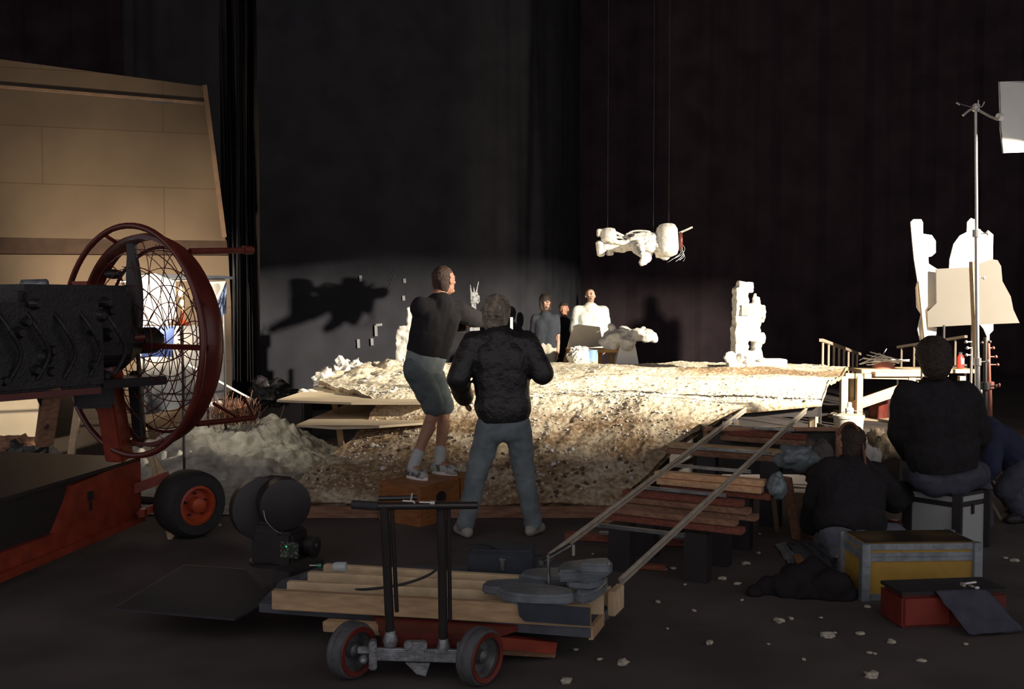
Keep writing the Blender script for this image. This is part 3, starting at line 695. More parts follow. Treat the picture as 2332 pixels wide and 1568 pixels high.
for a, b_, w_ in (((1290, 797), (1320, 794), .05), ((1320, 797), (1412, 797), .05)):
    bm = nb(); beam(bm, P(*a, 14.4), P(*b_, 14.4), .4, w_); link('tabletop', bm, M_orange, sh)
for a, b_ in (((1293, 800), (1284, 832)), ((1297, 800), (1303, 832)), ((1366, 800), (1366, 820)), ((1390, 800), (1392, 820))):
    bm = nb(); p = P(*a, 14.4); q = P(*b_, 14.4); q = p+(q-p)*(p.z/(p.z-q.z)) if p.z > q.z else q; beam(bm, p, q, .06, .05); link('leg', bm, M_orange, sh)
rock('plaster_rock', P(1318, 812, 14.0), .16, 'rounded white rock leaning on the orange trestle table', seed=4, sub=4, amp=.3)
bm = nb(); lathe(bm, P(1347, 822, 14.0), (0, 0, 1), [(0, .07), (.15, .085), (.16, .085)], 20); tag(link('blue_tub', bm, mat('light_blue_plastic', (.22, .38, .62), .5), None, 'auto'), 'light blue tub standing under the cream card', 'tub')
# ================================================================== LAMPS AND FLAGS THAT SHAPE THE LIGHT (out of view, off to the right)
def flagpanel(name, angs, mean, dist, lab):
    """flat black panel: the given directions from the lamp meet a plane square to the mean direction"""
    nn = kdir(*mean); pts = []
    for a, e in angs:
        d = kdir(a, e); pts.append(KEY+d*(dist/d.dot(nn)))
    c = sum(pts, V((0, 0, 0)))/len(pts)
    bm = nb(); prism(bm, pts, nn*.01)
    o = thing(name, (c.x, c.y, 0), lab, 'flag'); link('cloth', bm, M_flag, o)
    bm = nb(); tube(bm, [c+nn*.02, (c.x+.02, c.y, .0)], .014, 8); link('stand_pole', bm, M_steel, o)
    for k in range(3):
        a = k*2.1; bm = nb(); tube(bm, [(c.x, c.y, .25), (c.x+.4*math.cos(a), c.y+.4*math.sin(a), .01)], .01, 6); link('leg', bm, M_steel, o)
flagpanel('light_flag', [(-72.6, -23), (-77.3, -15.0), (-81.3, -10.2), (-85, -4), (-128, -4), (-128, -60), (-62, -60), (-66, -30)], (-90, -25), .85, 'black flag beside the key lamp keeping light off the foreground')
flagpanel('light_flag', [(-6, -22), (-18, -24), (-26, -28), (-62, -30), (-74, -30), (-80, -62), (-40, -72), (4, -62)], (-40, -45), .8, 'added black flag below the key lamp keeping light off the near floor')  # added out of view to stop the key spilling onto the near floor
flagpanel('light_flag', [(8, -5.2), (-18, -4.9), (-38, -5.7), (-60, -5.4), (-92, -5.4), (-92, 40), (-45, 50), (8, 40)], (-45, 12), 1.5, 'black flag above the key lamp cutting the light off the high backdrop')
flagpanel('light_flag', [(-7, -50), (-7, 10), (60, 10), (60, -50)], (26, -15), 1.2, 'added black flag right of the key lamp keeping light off the right of the stage')  # unseen panel put in to keep the key off this side
lf = thing('film_lamp', (KEY.x, KEY.y, 0), 'large film lamp on a tall stand to the right of the set', 'lamp')
bm = nb(); lathe(bm, KEY-kdir(-52, -20)*.12, -kdir(-52, -20), [(0, .22), (.3, .22), (.4, .15)], 24); link('housing', bm, M_black, lf)
bm = nb(); tube(bm, [KEY-kdir(-52, -20)*.3-V((0, 0, .2)), KEY*1-kdir(-52, -20)*.3-V((0, 0, KEY.z))], .03, 10); link('stand_pole', bm, M_steel, lf)

# ================================================================== RED FAN MACHINE
FC = P(322, 775, 6.8); fn = V((.566, .824, 0)); ft = V((.824, -.566, 0)); UZ = V((0, 0, 1))
fan = thing('wind_machine', (FC.x, FC.y, 0), 'big red caged wind machine with black engine on a red wheeled frame', 'wind machine')
def fp(n_, t_, z_): return FC+fn*n_+ft*t_+UZ*z_
bm = nb(); tube(bm, circ(FC+fn*-.10, fn, ft, .775, 64), .021, 10, True); link('rear_hoop', bm, M_redring, fan, True)
bm = nb()
lathe(bm, FC+fn*-.02, fn, [(0, .695), (0, .72), (.06, .735), (.12, .715), (.12, .69), (.06, .705)], 64, False)
link('fan_duct', bm, M_redring, fan, 'auto')
bm = nb(); tube(bm, circ(FC+fn*.16, fn, ft, .64, 64), .012, 8, True); link('front_hoop', bm, M_redring, fan, True)
for k in range(8):
    a = k*math.pi/4+.35; d = ft*math.cos(a)+UZ*math.sin(a); bm = nb(); tube(bm, [FC+fn*-.10+d*.775, FC+fn*-.01+d*.715], .014, 6); link('spacer', bm, M_redring, fan)
for nm, n0, bulge, R_ in (('rear_guard', .0, -.12, .69), ('front_guard', .14, .10, .66)):
    bm = nb()
    def gp(r, a): return FC+fn*(n0+bulge*(1-(r/R_)**2))+ft*math.cos(a)*r+UZ*math.sin(a)*r
    for k in range(18):
        a0 = k*2*math.pi/18
        for sgn in (1, -1):
            if nm == 'rear_guard' and sgn == -1: continue
            tube(bm, [gp(R_*(.12+.88*j/12), a0+sgn*.85*(j/12)**1.3) for j in range(13)], .0036, 4)
    for r in (.14, .26, .38, .5, .62): tube(bm, [gp(r, 2*math.pi*j/48) for j in range(48)], .0038, 4, True)
    link(nm, bm, M_redring, fan, True)
bm = nb()
for s in (1, -1):
    rings = []
    for j in range(9):
        r = .06+.60*j/8; w_ = .035+.02*math.sin(math.pi*min(1, j/7)); tw = .9-.3*j/8
        c = fp(-.03, -.05*s*j/8, s*r); x = (fn*math.cos(tw)+ft*s*math.sin(tw)); y = x.cross(UZ)
        rings.append([bm.verts.new(c+x*w_*math.cos(a)+y*.014*math.sin(a)) for a in [2*math.pi*k/10 for k in range(10)]])
    for a, b in zip(rings[:-1], rings[1:]):
        for k in range(10): bm.faces.new((a[k], a[(k+1) % 10], b[(k+1) % 10], b[k]))
    bm.faces.new(rings[0]); bm.faces.new(rings[-1])
lathe(bm, fp(-.03, 0, 0), fn, [(0, .09), (.13, .09), (.18, .05)], 20); link('propeller', bm, M_black, fan, 'auto')
# carrying bars reaching forward from the hoop, crossbar
bm = nb(); tube(bm, [fp(.1, .40, .60), fp(.62, .40, .63)], .022, 10); lathe(bm, fp(.55, .40, .63), fn, [(0, .03), (.08, .03)], 12); link('carry_bar', bm, M_redring, fan)
bm = nb(); tube(bm, [fp(.1, .45, -.55), fp(.62, .42, -.56)], .02, 10); tube(bm, [fp(.2, .5, -.42), fp(.5, .42, -.56)], .012, 8); tube(bm, [fp(.62, .42, -.56), fp(.5, .45, -.4)], .01, 8); link('carry_bar', bm, M_redring, fan)
bm = nb(); beam(bm, fp(-.06, -.3, -.03), fp(-.04, .78, -.03), .04, .035); link('cross_bar', bm, M_redring, fan)
bm = nb(); ell(bm, fp(.05, -.38, .46), (.07, .05, .035)); link('clamp', bm, M_black, fan)
# engine
M2 = Matrix.Rotation(math.atan2(fn.y, fn.x), 3, 'Z')
def ebox(bm, n0, n1, t0, t1, z0, z1, bev=.015): beam(bm, fp(n0, (t0+t1)/2, (z0+z1)/2), fp(n1, (t0+t1)/2, (z0+z1)/2), abs(t1-t0), abs(z1-z0), bev)
bm = nb(); ebox(bm, -1.5, -.45, -.22, .28, -.28, .26, .03); ebox(bm, -.95, -.18, -.15, .2, -.12, .37, .04); lathe(bm, fp(-.5, 0, 0), fn, [(0, .2), (.3, .2), (.45, .1)], 24)
link('engine_block', bm, M_black2, fan)
bm = nb(); rr = random.Random(4)
for k in range(22):
    n_ = rr.uniform(-1.35, -.3); z_ = rr.uniform(-.25, .28); lathe(bm, fp(n_, .28+(-.08 if n_ > -.45 else 0), z_), ft, [(0, rr.uniform(.015, .05)), (rr.uniform(.02, .07), .02)], 12)
for k in range(6): n_ = -1.3+k*.17; tube(bm, wire([fp(n_, .27, .2), fp(n_+.03, .34, .1), fp(n_+.1, .33, -.05), fp(n_+.05, .28, -.2)], 5), .013, 8)
link('cylinder_fittings', bm, M_black2, fan)
bm = nb(); ebox(bm, -1.5, -.5, .2, .3, -.31, -.27, .004); ebox(bm, -.62, -.1, -.2, -.12, -.30, -.26, .004); link('engine_rail', bm, M_redring, fan)
p = P(50, 650, 5.9); bm = nb(); lathe(bm, P(46, 652, 6.1), (P(110, 650, 6.15)-P(46, 652, 6.1)), [(0, .03), (.01, .042), (.15, .042), (.16, .03)], 18); link('air_filter', bm, M_zinc, fan, 'auto')
bm = nb(); prism(bm, [P(162, 640, 6.5), P(196, 640, 6.5), P(218, 725, 6.5), P(200, 742, 6.5), P(160, 725, 6.5), P(178, 690, 6.5)], (.0, .05, 0)); link('red_bracket', bm, M_red, fan)
bm = nb(); prism(bm, [P(156, 772, 6.45), P(222, 782, 6.45), P(228, 795, 6.45), P(165, 806, 6.45)], (0, .05, 0)); link('red_bracket', bm, M_red, fan)
bm = nb(); tube(bm, [P(250, 775, 6.5), P(330, 768, 6.6)], .022, 8); tube(bm, [P(245, 790, 6.5), P(250, 812, 6.5)], .018, 8); link('red_bracket', bm, M_redring, fan)
bm = nb(); prism(bm, [P(100, 865, 6.2), P(255, 835, 6.4), P(258, 848, 6.4), P(150, 880, 6.3), P(100, 882, 6.2)], (0, .06, 0)); link('red_bracket', bm, M_redring, fan)
bm = nb(); box(bm, fp(-.15, .0, -.27), .5, .3, .06, math.atan2(fn.y, fn.x), .01); box(bm, P(215, 900, 6.7), .25, .2, .16, .4, .02); link('mounting_plate', bm, M_black, fan)
# pedestal column
bm = nb(); a = P(238, 832, 6.75); b_ = P(273, 1045, 6.9); beam(bm, a, b_, .145, .14, .012); link('pedestal', bm, M_red, fan)
bm = nb(); beam(bm, P(258, 812, 6.6), P(272, 860, 6.6), .06, .05, .008); link('pedestal_bracket', bm, M_red, fan)
bm = nb(); beam(bm, P(305, 850, 6.85), P(318, 990, 7.0), .07, .12, .01); link('pedestal_strut', bm, M_dark, fan)
# base frame
e0 = V((-2.72, 7.25, 0)); bd = V((-.235, -.972, 0)).normalized(); bs = V((-bd.y, bd.x, 0)); bs = -bs if bs.x < 0 else bs   # bs points to the right
def bp_(l, s, z): return e0+bd*l-bs*s+UZ*z
bm = nb(); prism(bm, [bp_(0, 0, .16), bp_(0, 0, .57), bp_(.75, 0, .50), bp_(.80, 0, .40), bp_(.93, 0, .22), bp_(1.9, 0, .20), bp_(1.9, 0, .09), bp_(.9, 0, .10)], bs*-.05); link('side_panel', bm, M_red, fan)
bm = nb(); prism(bm, [bp_(0, 0, .55), bp_(1.9, 0, .50), bp_(1.9, 1.2, .50), bp_(0, 1.2, .55)], (0, 0, .025)); link('platform', bm, M_black, fan)
bm = nb(); prism(bm, [bp_(.05, .04, .1), bp_(1.9, .04, .08), bp_(1.9, .04, .5), bp_(.05, .04, .55)], bs*-.03); link('inner_panel', bm, M_dark, fan)
bm = nb(); beam(bm, bp_(0, -.01, .13), bp_(2.0, -.01, .05), .05, .05); link('lower_rail', bm, M_red, fan)
bm = nb(); box(bm, bp_(.58, -.005, .40), .05, .012, .06, math.atan2(bd.y, bd.x)); box(bm, bp_(.58, -.005, .33), .02, .012, .06, math.atan2(bd.y, bd.x)); link('latch', bm, M_dark, fan)
bm = nb(); beam(bm, P(305, 1112, 7.2), P(385, 1082, 7.25), .06, .07); beam(bm, P(312, 1172, 7.1), P(375, 1145, 7.2), .04, .05); beam(bm, P(326, 1158, 7.1), P(326, 1175, 7.1), .05, .04); link('axle_arm', bm, M_red, fan)
# wheel
def wheel(parent, c, ax, R_, W, mt, mh, nm='wheel', tread=True):
    ax = V(ax).normalized(); bm = nb()
    lathe(bm, c-ax*W/2, ax, [(0, R_*.60), (0, R_*.86), (W*.15, R_*.97), (W*.5, R_), (W*.85, R_*.97), (W, R_*.86), (W, R_*.60), (W*.5, R_*.58)], 40, False)
    tr = link(nm, bm, mt, parent, 'auto'); bm = nb()
    lathe(bm, c-ax*W*.38, ax, [(0, R_*.2), (W*.2, R_*.6), (W*.80, R_*.60), (W*.84, R_*.50), (W*.62, R_*.42), (W*.62, R_*.24), (W*.9, R_*.22), (W*.95, R_*.12)], 32)
    hb = link('hub', bm, mh, tr, 'auto'); bm = nb()
    u = circ(c+ax*W*.27, ax, UZ, R_*.34, 5)
    for q in u: lathe(bm, q, ax, [(0, R_*.04), (W*.06, R_*.04)], 8)
    link('wheel_nuts', bm, M_dark, hb); return tr
wheel(fan, V((P(432, 1150, 7.2).x, 7.2, .245)), (.74, -.67, 0), .245, .26, M_rubber, M_redrim)
wheel(fan, V((P(432, 1150, 7.2).x-1.25, 7.55, .245)), (-.50, .86, 0), .245, .26, M_rubber, M_redrim)
wheel(fan, bp_(1.8, .15, .22), (.50, -.86, 0), .22, .2, M_rubber, M_redrim)
bm = nb(); tube(bm, [V((P(432, 1150, 7.2).x, 7.2, .245)), V((P(432, 1150, 7.2).x-1.25, 7.55, .245))], .03, 8); link('axle', bm, M_dark, fan)
bm = nb(); tube(bm, wire([P(82, 882, 6.0), P(90, 910, 6.0), P(100, 930, 6.05), P(108, 960, 6.1), P(104, 975, 6.1)], 6), .012, 8); link('fuel_hose', bm, M_dark, fan, True)
bm = nb(); beam(bm, P(118, 885, 6.0), P(100, 1010, 6.2), .1, .06); link('rear_strut', bm, M_oldwood, fan)
# loose boards around the fan
for a, b_, D0, D1, w_, lab in (((178, 922), (165, 1017), 8.2, 7.8, .06, 'pale wood strip leaning upright behind the fan pedestal'), ((310, 905), (336, 1010), 9.2, 8.4, .05, 'pale stick leaning behind the lower fan cage'), ((342, 1036), (366, 1076), 8.4, 8.36, .075, 'short pale board propped between fan cage and tyre')):
    p = P(*a, D0); q = P(*b_, D1); q = p+(q-p)*(p.z/(p.z-q.z)) if p.z-q.z > .02 else q
    bm = nb(); beam(bm, p, q+V((0, 0, .01)), w_, .02, up=(0, -1, 0)); tag(link('wood_strip', bm, M_pinel, None), lab, 'wood strip')

# ------------------------------------------------------------------ bright things behind the fan
bm = nb(); prism(bm, [P(312, 628, 9.75), P(352, 622, 9.75), P(398, 640, 9.75), P(400, 720, 9.75), P(380, 740, 9.75), P(320, 738, 9.75), P(318, 660, 9.75)], (0, .02, 0)); tag(link('reflector_card', bm, M_white, None), 'bright white card seen through the top of the fan cage', 'reflector card')
bm = nb(); prism(bm, [P(466, 642, 9.9), P(512, 640, 9.9), P(514, 660, 9.9), P(490, 715, 9.9), P(478, 720, 9.9)], (0, .02, 0)); tag(link('reflector_card', bm, M_white, None), 'white card between the fan ring and the black curtain', 'reflector card')
bm = nb(); n_ = 12; rows = []
for j in range(n_):
    t = j/(n_-1); rows.append([bm.verts.new(P(lerp(514-34*t, 516, i/9), lerp(642, 718, t)+6*math.sin(i*1.3)*t, 9.85+.03*math.sin(i*2.2+j*.4))) for i in range(10)])
for a, b_ in zip(rows[:-1], rows[1:]):
    for i in range(9): bm.faces.new((a[i], a[i+1], b_[i+1], b_[i]))
bmesh.ops.solidify(bm, geom=bm.faces[:], thickness=.008); tag(link('plastic_sheet', bm, M_pblue, None, True), 'pale blue crumpled sheet hanging beside the white card at the curtain', 'plastic sheet')
bm = nb(); prism(bm, [P(265, 628, 9.8), P(330, 622, 9.8), P(512, 628, 10.1), P(512, 634, 10.1), P(330, 634, 9.8)], (0, .3, 0)); tag(link('dark_awning', bm, M_tbox, None), 'dark blue cloth top stretched over the white cards behind the fan', 'cloth')
bm = nb(); prism(bm, [P(318, 742, 9.9), P(396, 742, 9.9), P(392, 812, 9.9), P(322, 812, 9.9)], (0, .02, 0)); tag(link('blue_cloth', bm, M_blue, None), 'deep blue cloth hanging below the bright card behind the fan', 'cloth')
clothsheet_late = [P(310, 744, 10.25), P(512, 736, 10.4), P(516, 905, 10.4), P(310, 950, 10.25)]
sup = thing('card_stand', (P(430, 900, 9.9).x, 10.0, 0), 'dark stand frame holding the cards behind the fan', 'stand')
for px in (325, 470, 510): bm = nb(); q = P(px, 640, 10.0); tube(bm, [q, (q.x, q.y, 0)], .012, 6); link('pole', bm, M_black, sup)
bm = nb(); tube(bm, [P(265, 640, 10.0), P(512, 636, 10.0)], .012, 6); link('top_bar', bm, M_black, sup)
wl = thing('work_lamp', (P(415, 900, 8.7).x, 8.7, 0), 'glowing orange work lamp seen against the fan ring', 'lamp')
bm = nb(); lathe(bm, P(412, 676, 8.7), (0, 0, 1), [(0, .008), (.02, .022), (.05, .028), (.08, .02), (.09, .006)], 16); link('bulb', bm, mat('lamp_glow', (1, .6, .25), emit=((1, .50, .16), 9)), wl, True)
bm = nb(); lathe(bm, P(415, 697, 8.7), (0, 0, 1), [(0, .006), (.02, .018), (.05, .014), (.058, .004)], 14); lathe(bm, P(417, 708, 8.7), (0, 0, 1), [(0, .004), (.015, .012), (.03, .004)], 12); link('lower_bulb', bm, MATS['lamp_glow'], wl, True)
bm = nb(); lathe(bm, P(415, 741, 8.7), (0, 0, 1), [(0, .06), (.012, .075), (.02, .05), (.05, .02), (.13, .012)], 20); link('lamp_base', bm, M_redrim, wl, 'auto')
bm = nb(); q = P(415, 742, 8.7); tube(bm, [q, (q.x, q.y, 0)], .012, 8); link('pole', bm, M_dark, wl)
bm = nb(); prism(bm, [P(-60, 880, 10.2), P(92, 880, 10.35), P(96, 996, 10.35), P(-60, 1010, 10.2)], (0, .03, 0)); tag(link('hardboard', bm, M_ply, None), 'cream hardboard sheet standing on the floor under the engine at the left edge', 'panel')
bm = nb(); tube(bm, [P(428, 830, 9.5), P(575, 910, 10.8)], .012, 6); tag(link('white_pole', bm, M_white, None), 'thin white pole slanting down from the fan ring to the floor', 'pole')
bm = nb(); prism(bm, [P(455, 950, 10.8), P(470, 915, 11.2), P(550, 904, 11.8), P(540, 925, 11.2), P(520, 948, 10.8)], (0, 0, -.03)); tag(link('foam_offcut', bm, M_white, None), 'white triangular foam offcut beside the fan ring near the curtain foot', 'foam offcut')
bm = nb(); rr = random.Random(9); c = P(532, 942, 9.9)
for i in range(260): d = V((rr.gauss(0, .12), rr.gauss(0, .08), abs(rr.gauss(0, .07)))); tube(bm, [c+d-V((0, 0, .12)), c+d+V((rr.gauss(0, .05), rr.gauss(0, .05), rr.uniform(0, .06)))], .004, 3)
tag(link('brush_clump', bm, M_bark, None), 'rusty brown clump of brush on the heap beside the curtain foot', 'brush', kind='stuff')

# ================================================================== BLACK FILM CAMERA ON FLOOR
CD = 6.5
fc = thing('film_camera', (P(635, 1290, CD).x, CD, 0), 'black film camera with a round magazine on a low mount beside the tyre', 'camera')
bm = nb(); lathe(bm, P(592, 1155, CD+.05), (.45, -.89, .1), [(0, .17), (.01, .205), (.13, .205), (.14, .17)], 32); link('magazine', bm, M_black, fc, 'auto')
bm = nb(); lathe(bm, P(638, 1140, CD), (.45, -.89, .0), [(0, .13), (.01, .165), (.15, .165), (.16, .13)], 32); box(bm, P(630, 1120, CD), .22, .16, .2, -.4, .03); link('magazine', bm, M_black, fc, 'auto')
bm = nb(); box(bm, P(637, 1245, CD-.05), .30, .22, .25, -.3, .02); box(bm, P(625, 1200, CD-.05), .2, .18, .1, -.3, .02); link('camera_body', bm, M_black, fc)
bm = nb(); lathe(bm, P(675, 1240, CD-.03), (.95, -.3, .02), [(0, .05), (.08, .055), (.09, .07), (.14, .075), (.15, .055)], 24); link('lens', bm, M_black, fc, 'auto')
bm = nb(); lathe(bm, P(717, 1240, CD-.08), (.3, -.95, 0), [(0, .016), (.012, .012)], 14); link('lens_knob', bm, M_steel, fc, 'auto')
bm = nb(); box(bm, P(659, 1252, CD-.20), .13, .006, .10, -.3, .004); link('label_plate', bm, M_label, fc)
bm = nb(); lathe(bm, P(652, 1244, CD-.215), (.3, -.95, 0), [(0, .006), (.005, .004)], 10); link('indicator', bm, mat('green_indicator', (.05, .5, .3), emit=((.1, .8, .45), .5)), fc)
bm = nb(); lathe(bm, V((P(635, 1290, CD).x, CD, 0)), (0, 0, 1), [(0, .19), (.02, .19), (.05, .1), (.12, .08)], 24); link('base_mount', bm, M_black, fc, 'auto')
bm = nb(); tube(bm, wire([P(600, 1160, CD-.2), P(606, 1185, CD-.22), P(624, 1205, CD-.22), P(640, 1214, CD-.2)], 6), .003, 6); link('cable', bm, M_steel, fc, True)

# ================================================================== MEN IN FRONT OF THE SET
def gl(px, py, D, z=0): p = P(px, py, D); return V((p.x, D, z))
person('person', 'man seen from behind in a black leather jacket and faded jeans, standing', dict(
    head=P(1132, 716, 7.25), neck=P(1135, 752, 7.22), shL=P(1078, 781, 7.2), shR=P(1198, 781, 7.2), elL=P(1043, 862, 7.12), wrL=P(1058, 906, 7.38), hdL=P(1062, 925, 7.45),
    elR=P(1236, 850, 7.15), wrR=P(1192, 800, 7.42), hdR=P(1170, 770, 7.5), hiL=P(1117, 968, 7.2), hiR=P(1178, 968, 7.2), knL=P(1084, 1085, 7.25), knR=P(1196, 1090, 7.28),
    anL=gl(1060, 1200, 7.2, .085), anR=gl(1214, 1200, 7.25, .085), toL=gl(1040, 1222, 7.38, 0), toR=gl(1236, 1222, 7.40, 0)), (.25, .95, .05),
    dict(top=(M_leather, .036, .97, -.03, 'leather_jacket'), legs=(M_jeans, .016, .99, 'jeans'), shoe=M_shoeb, hair=M_hairg, hairlen=.075, hairvol=.024, shag=True, hairfold=.008), hs=1.03)
# crates
crt = []
for (cx, cy), nm_l in (((957, 1200), 'front'), ):
    pass
cdir = (G(1135, 1150)-G(957, 1200)).normalized(); cs = V((-cdir.y, cdir.x, 0)); c0 = G(957, 1200)
for i in range(2):
    a = c0+cdir*(i*.50); L_ = .48; W_ = .42
    ct = thing('wooden_crate', a+cdir*.24+cs*.21, ('orange-brown plywood crate nearest the camera under the man in shorts', 'orange-brown plywood crate half hidden behind the jeans of the standing man')[i], 'crate', 'plywood crates the man in shorts stands on')
    def cp(l, s, z): return a+cdir*l+cs*s+UZ*z
    for nm, q in (('side_panel', ((0, 0), (L_, 0), (L_, .018), (0, .018))), ('side_panel', ((0, W_), (L_, W_), (L_, W_-.018), (0, W_-.018))), ('end_panel', ((0, .02), (.018, .02), (.018, W_-.02), (0, W_-.02))), ('end_panel', ((L_-.018, .02), (L_, .02), (L_, W_-.02), (L_-.018, W_-.02)))):
        bm = nb(); prism(bm, [cp(l, s, 0) for l, s in q], (0, 0, .29)); link(nm, bm, M_apple, ct)
    bm = nb(); prism(bm, [cp(0, 0, .29), cp(L_, 0, .29), cp(L_, W_, .29), cp(0, W_, .29)], (0, 0, .018)); link('top_panel', bm, M_apple, ct)
    bm = nb(); n_ = 14; prism(bm, [cp(.25+.06*math.cos(2*math.pi*k/n_), -.004, .19+.05*math.sin(2*math.pi*k/n_)) for k in range(n_)], cs*.006); link('hand_hole', bm, M_dark, ct)
TOPZ = .308
person('person', 'man in dark sweater and grey shorts standing bent-kneed on the wooden crates', dict(
    head=P(1012, 640, 8.05), neck=P(998, 672, 8.0), shL=P(958, 700, 7.88), shR=P(1040, 706, 8.1), elL=P(985, 770, 8.3), wrL=P(1050, 745, 8.5), hdL=P(1065, 738, 8.6),
    elR=P(1080, 725, 8.35), wrR=P(1108, 728, 8.55), hdR=P(1120, 722, 8.65), hiL=P(948, 838, 7.9), hiR=P(978, 846, 8.05), knL=P(990, 932, 8.05), knR=P(1012, 928, 8.25),
    anL=gl(940, 1030, 7.90, TOPZ+.085), anR=gl(1000, 1035, 8.10, TOPZ+.085), toL=gl(972, 1078, 7.78, TOPZ), toR=gl(1042, 1056, 8.0, TOPZ)), (.62, .76, .18),
    dict(top=(M_knit, .03, .97, -.13, 'sweater'), under=(M_grey, -.045), legs=(M_shorts, .022, .47, 'shorts'), sock=M_sock, shoe=M_shoe, sole=M_white, hair=M_hairm, hairlen=.025, hairvol=.008), hs=1.0)

# ================================================================== PEOPLE BEHIND THE SET
def standing(name, lab, px, D, ztop, hw, face, outfit, z0=0, arm=((-.08, -.30), (-.02, -.52), (.10, -.30), (.08, -.55)), hs=1.0, lean=0):
    X = (px-1166)/F*D; H_ = ztop-z0
    q = lambda x, y, z: V((X+x, D+y, z0+z*H_/1.78))
    # facing the camera: their left hand is on our right
    person(name, lab, dict(head=q(lean, -.02, 1.665), neck=q(lean, 0, 1.52), shL=q(hw, 0, 1.42), shR=q(-hw, 0, 1.42), elL=q(hw+.05, .02, 1.13), wrL=q(hw+.03+arm[3][0]*0, -.06, .88), elR=q(-hw-.04, .02, 1.13), wrR=q(-hw+.02, -.12, .92),
        hiL=q(.085, 0, .92), hiR=q(-.085, 0, .92), knL=q(.09, -.02, .50), knR=q(-.09, -.02, .50), anL=q(.10, .02, .09), anR=q(-.10, .02, .09), toL=V((X+.13, D-.17, z0)), toR=V((X-.13, D-.17, z0))), face, outfit, vox=.014, hs=hs)
standing('person', 'person with dark shoulder-length hair, charcoal T-shirt and pale shorts behind the set', 1242, 16, 1.83, .165, (.35, -.9, .25), dict(skin=M_skinl, top=(M_tee, .016, .35, .04, 't_shirt'), legs=(M_cream, .02, .42, 'shorts'), hair=M_hairb, hairlen=.11, hairvol=.018, fine=.009))
standing('person', 'shadowy person all in black between the charcoal T-shirt and the white shirt', 1284, 16.7, 1.70, .17, (-.2, -.95, 0), dict(skin=M_skin, top=(M_knit, .02, .95, .05, 'sweater'), legs=(M_knit, .012, .98, 'trousers'), hair=M_hairb, hairlen=.04, hairvol=.012, fine=.009))
standing('person', 'person in a loose long-sleeved white shirt looking up behind the cream card', 1344, 15.8, 1.93, .20, (.15, -.8, .5), dict(skin=M_skinl, top=(M_shirt, .045, .93, .18, 'shirt'), legs=(M_cream, .02, .98, 'trousers'), hair=M_hairb, hairlen=.02, hairvol=.008, fine=.009), z0=.13)
bm = nb(); box(bm, ((1344-1166)/F*15.8, 15.75, .065), .8, .7, .13, bev=.008); tag(link('riser', bm, M_ply, None), 'low plywood riser under the person in the white shirt', 'riser')
# ================================================================== CAMERA TRACK RISING TO THE SET
T0 = V((.55, 5.0, .30)); td = V((.56, 1, .139)); ts = V((.872, -.489, 0)); GA = .50
def tp(s, side, dz=0): return T0+td*s-ts*(GA*(1-side))+V((0, 0, dz))     # side 1 = right rail, 0 = left rail
trk = thing('dolly_track', (T0.x+.9, T0.y+1.9, 0), 'two long steel rails of the camera track rising toward the set', 'camera track')
for sd, a, b_ in ((1, 0, 3.56), (0, .16, 3.65)):
    bm = nb(); tube(bm, [tp(a, sd), tp(b_, sd)], .0125, 12); bm2 = bm; beam(bm, tp(a, sd, -.024), tp(b_, sd, -.024), .012, .02); link('rail', bm, mat('rail_steel', (.62, .55, .45), .3, .35, var=.25, scale=12), trk, 'auto')
bm = nb(); q = P(1232, 1280, 4.75); tube(bm, [q, P(1297, 1242, 4.98)], .014, 10); tag(link('loose_rail', bm, M_steel, None, 'auto', origin=q), 'short loose rail end resting on the upright rod by the cast weights', 'rail')
for s in (.75, 1.45, 1.95, 2.4, 3.05):
    bm = nb(); beam(bm, tp(s, 0, -.05)-ts*.04, tp(s, 1, -.05)+ts*.04, .03, .02); link('cross_tie', bm, M_steel, trk)
def plank(name, p0, p1, w_, h_, m, lab, cat='timber', group=None):
    c = (V(p0)+V(p1))/2; bm = nb(); beam(bm, p0, p1, w_, h_, .004); return tag(link(name, bm, m, None, origin=c), lab, cat, group)
# timber cribs under the track: (s, heights, overhang right, labels)
def crib(s, z0, n_, wd, mats, labs, oL=.25, oR=.25, th=.045, depth=.09):
    c0_ = tp(s, 0); c1_ = tp(s, 1)
    for k in range(n_):
        z = z0-th*(k+.5); a = V((c0_.x, c0_.y, z))-ts*(oL+.04*math.sin(k*7+s*5)); b2 = V((c1_.x, c1_.y, z))+ts*(oR+.05*math.sin(k*5+s*3))
        sh_ = td.normalized()*(.015*math.sin(k*9+s)); sh_.z = 0
        plank('timber', a+sh_, b2+sh_, depth, th-.003, mats[k % len(mats)], labs[k], group='timber cribbing under the track')
crib(3.0, tp(3.0, 1).z-.065, 2, .1, [M_redwood, M_oldwood], ['reddish timber in the crib farthest up the track, upper', 'brown timber in the crib farthest up the track, lower'], .10, .12)
crib(2.55, tp(2.55, 1).z-.065, 2, .1, [MATS.get('lit_pine', M_pine), M_oldwood], ['ochre timber across the track just before the dark box, upper', 'brown timber across the track just before the dark box, lower'], .30, .12)
crib(1.85, tp(1.85, 1).z-.065, 3, .1, [mat('lit_pine', (.80, .47, .25), .7, var=.3, scale=3, stretch=(1.2, 14, 14), bump=.1)]*2+[M_redwood], ['brightest pale timber of the crib midway up the track, topmost', 'second timber of the brightest crib midway up the track', 'dark third timber of the brightest crib midway up the track'], .12, .20, .045)  # top pine brightened in colour, standing in for light on this crib
crib(1.42, tp(1.42, 1).z-.065, 3, .1, [M_redwood, M_oldwood, M_oldwood], ['reddish timber below the brightest crib, topmost', 'middle timber of the crib just below the brightest one', 'lowest timber of the crib just below the brightest one'], .14, .20, .04)
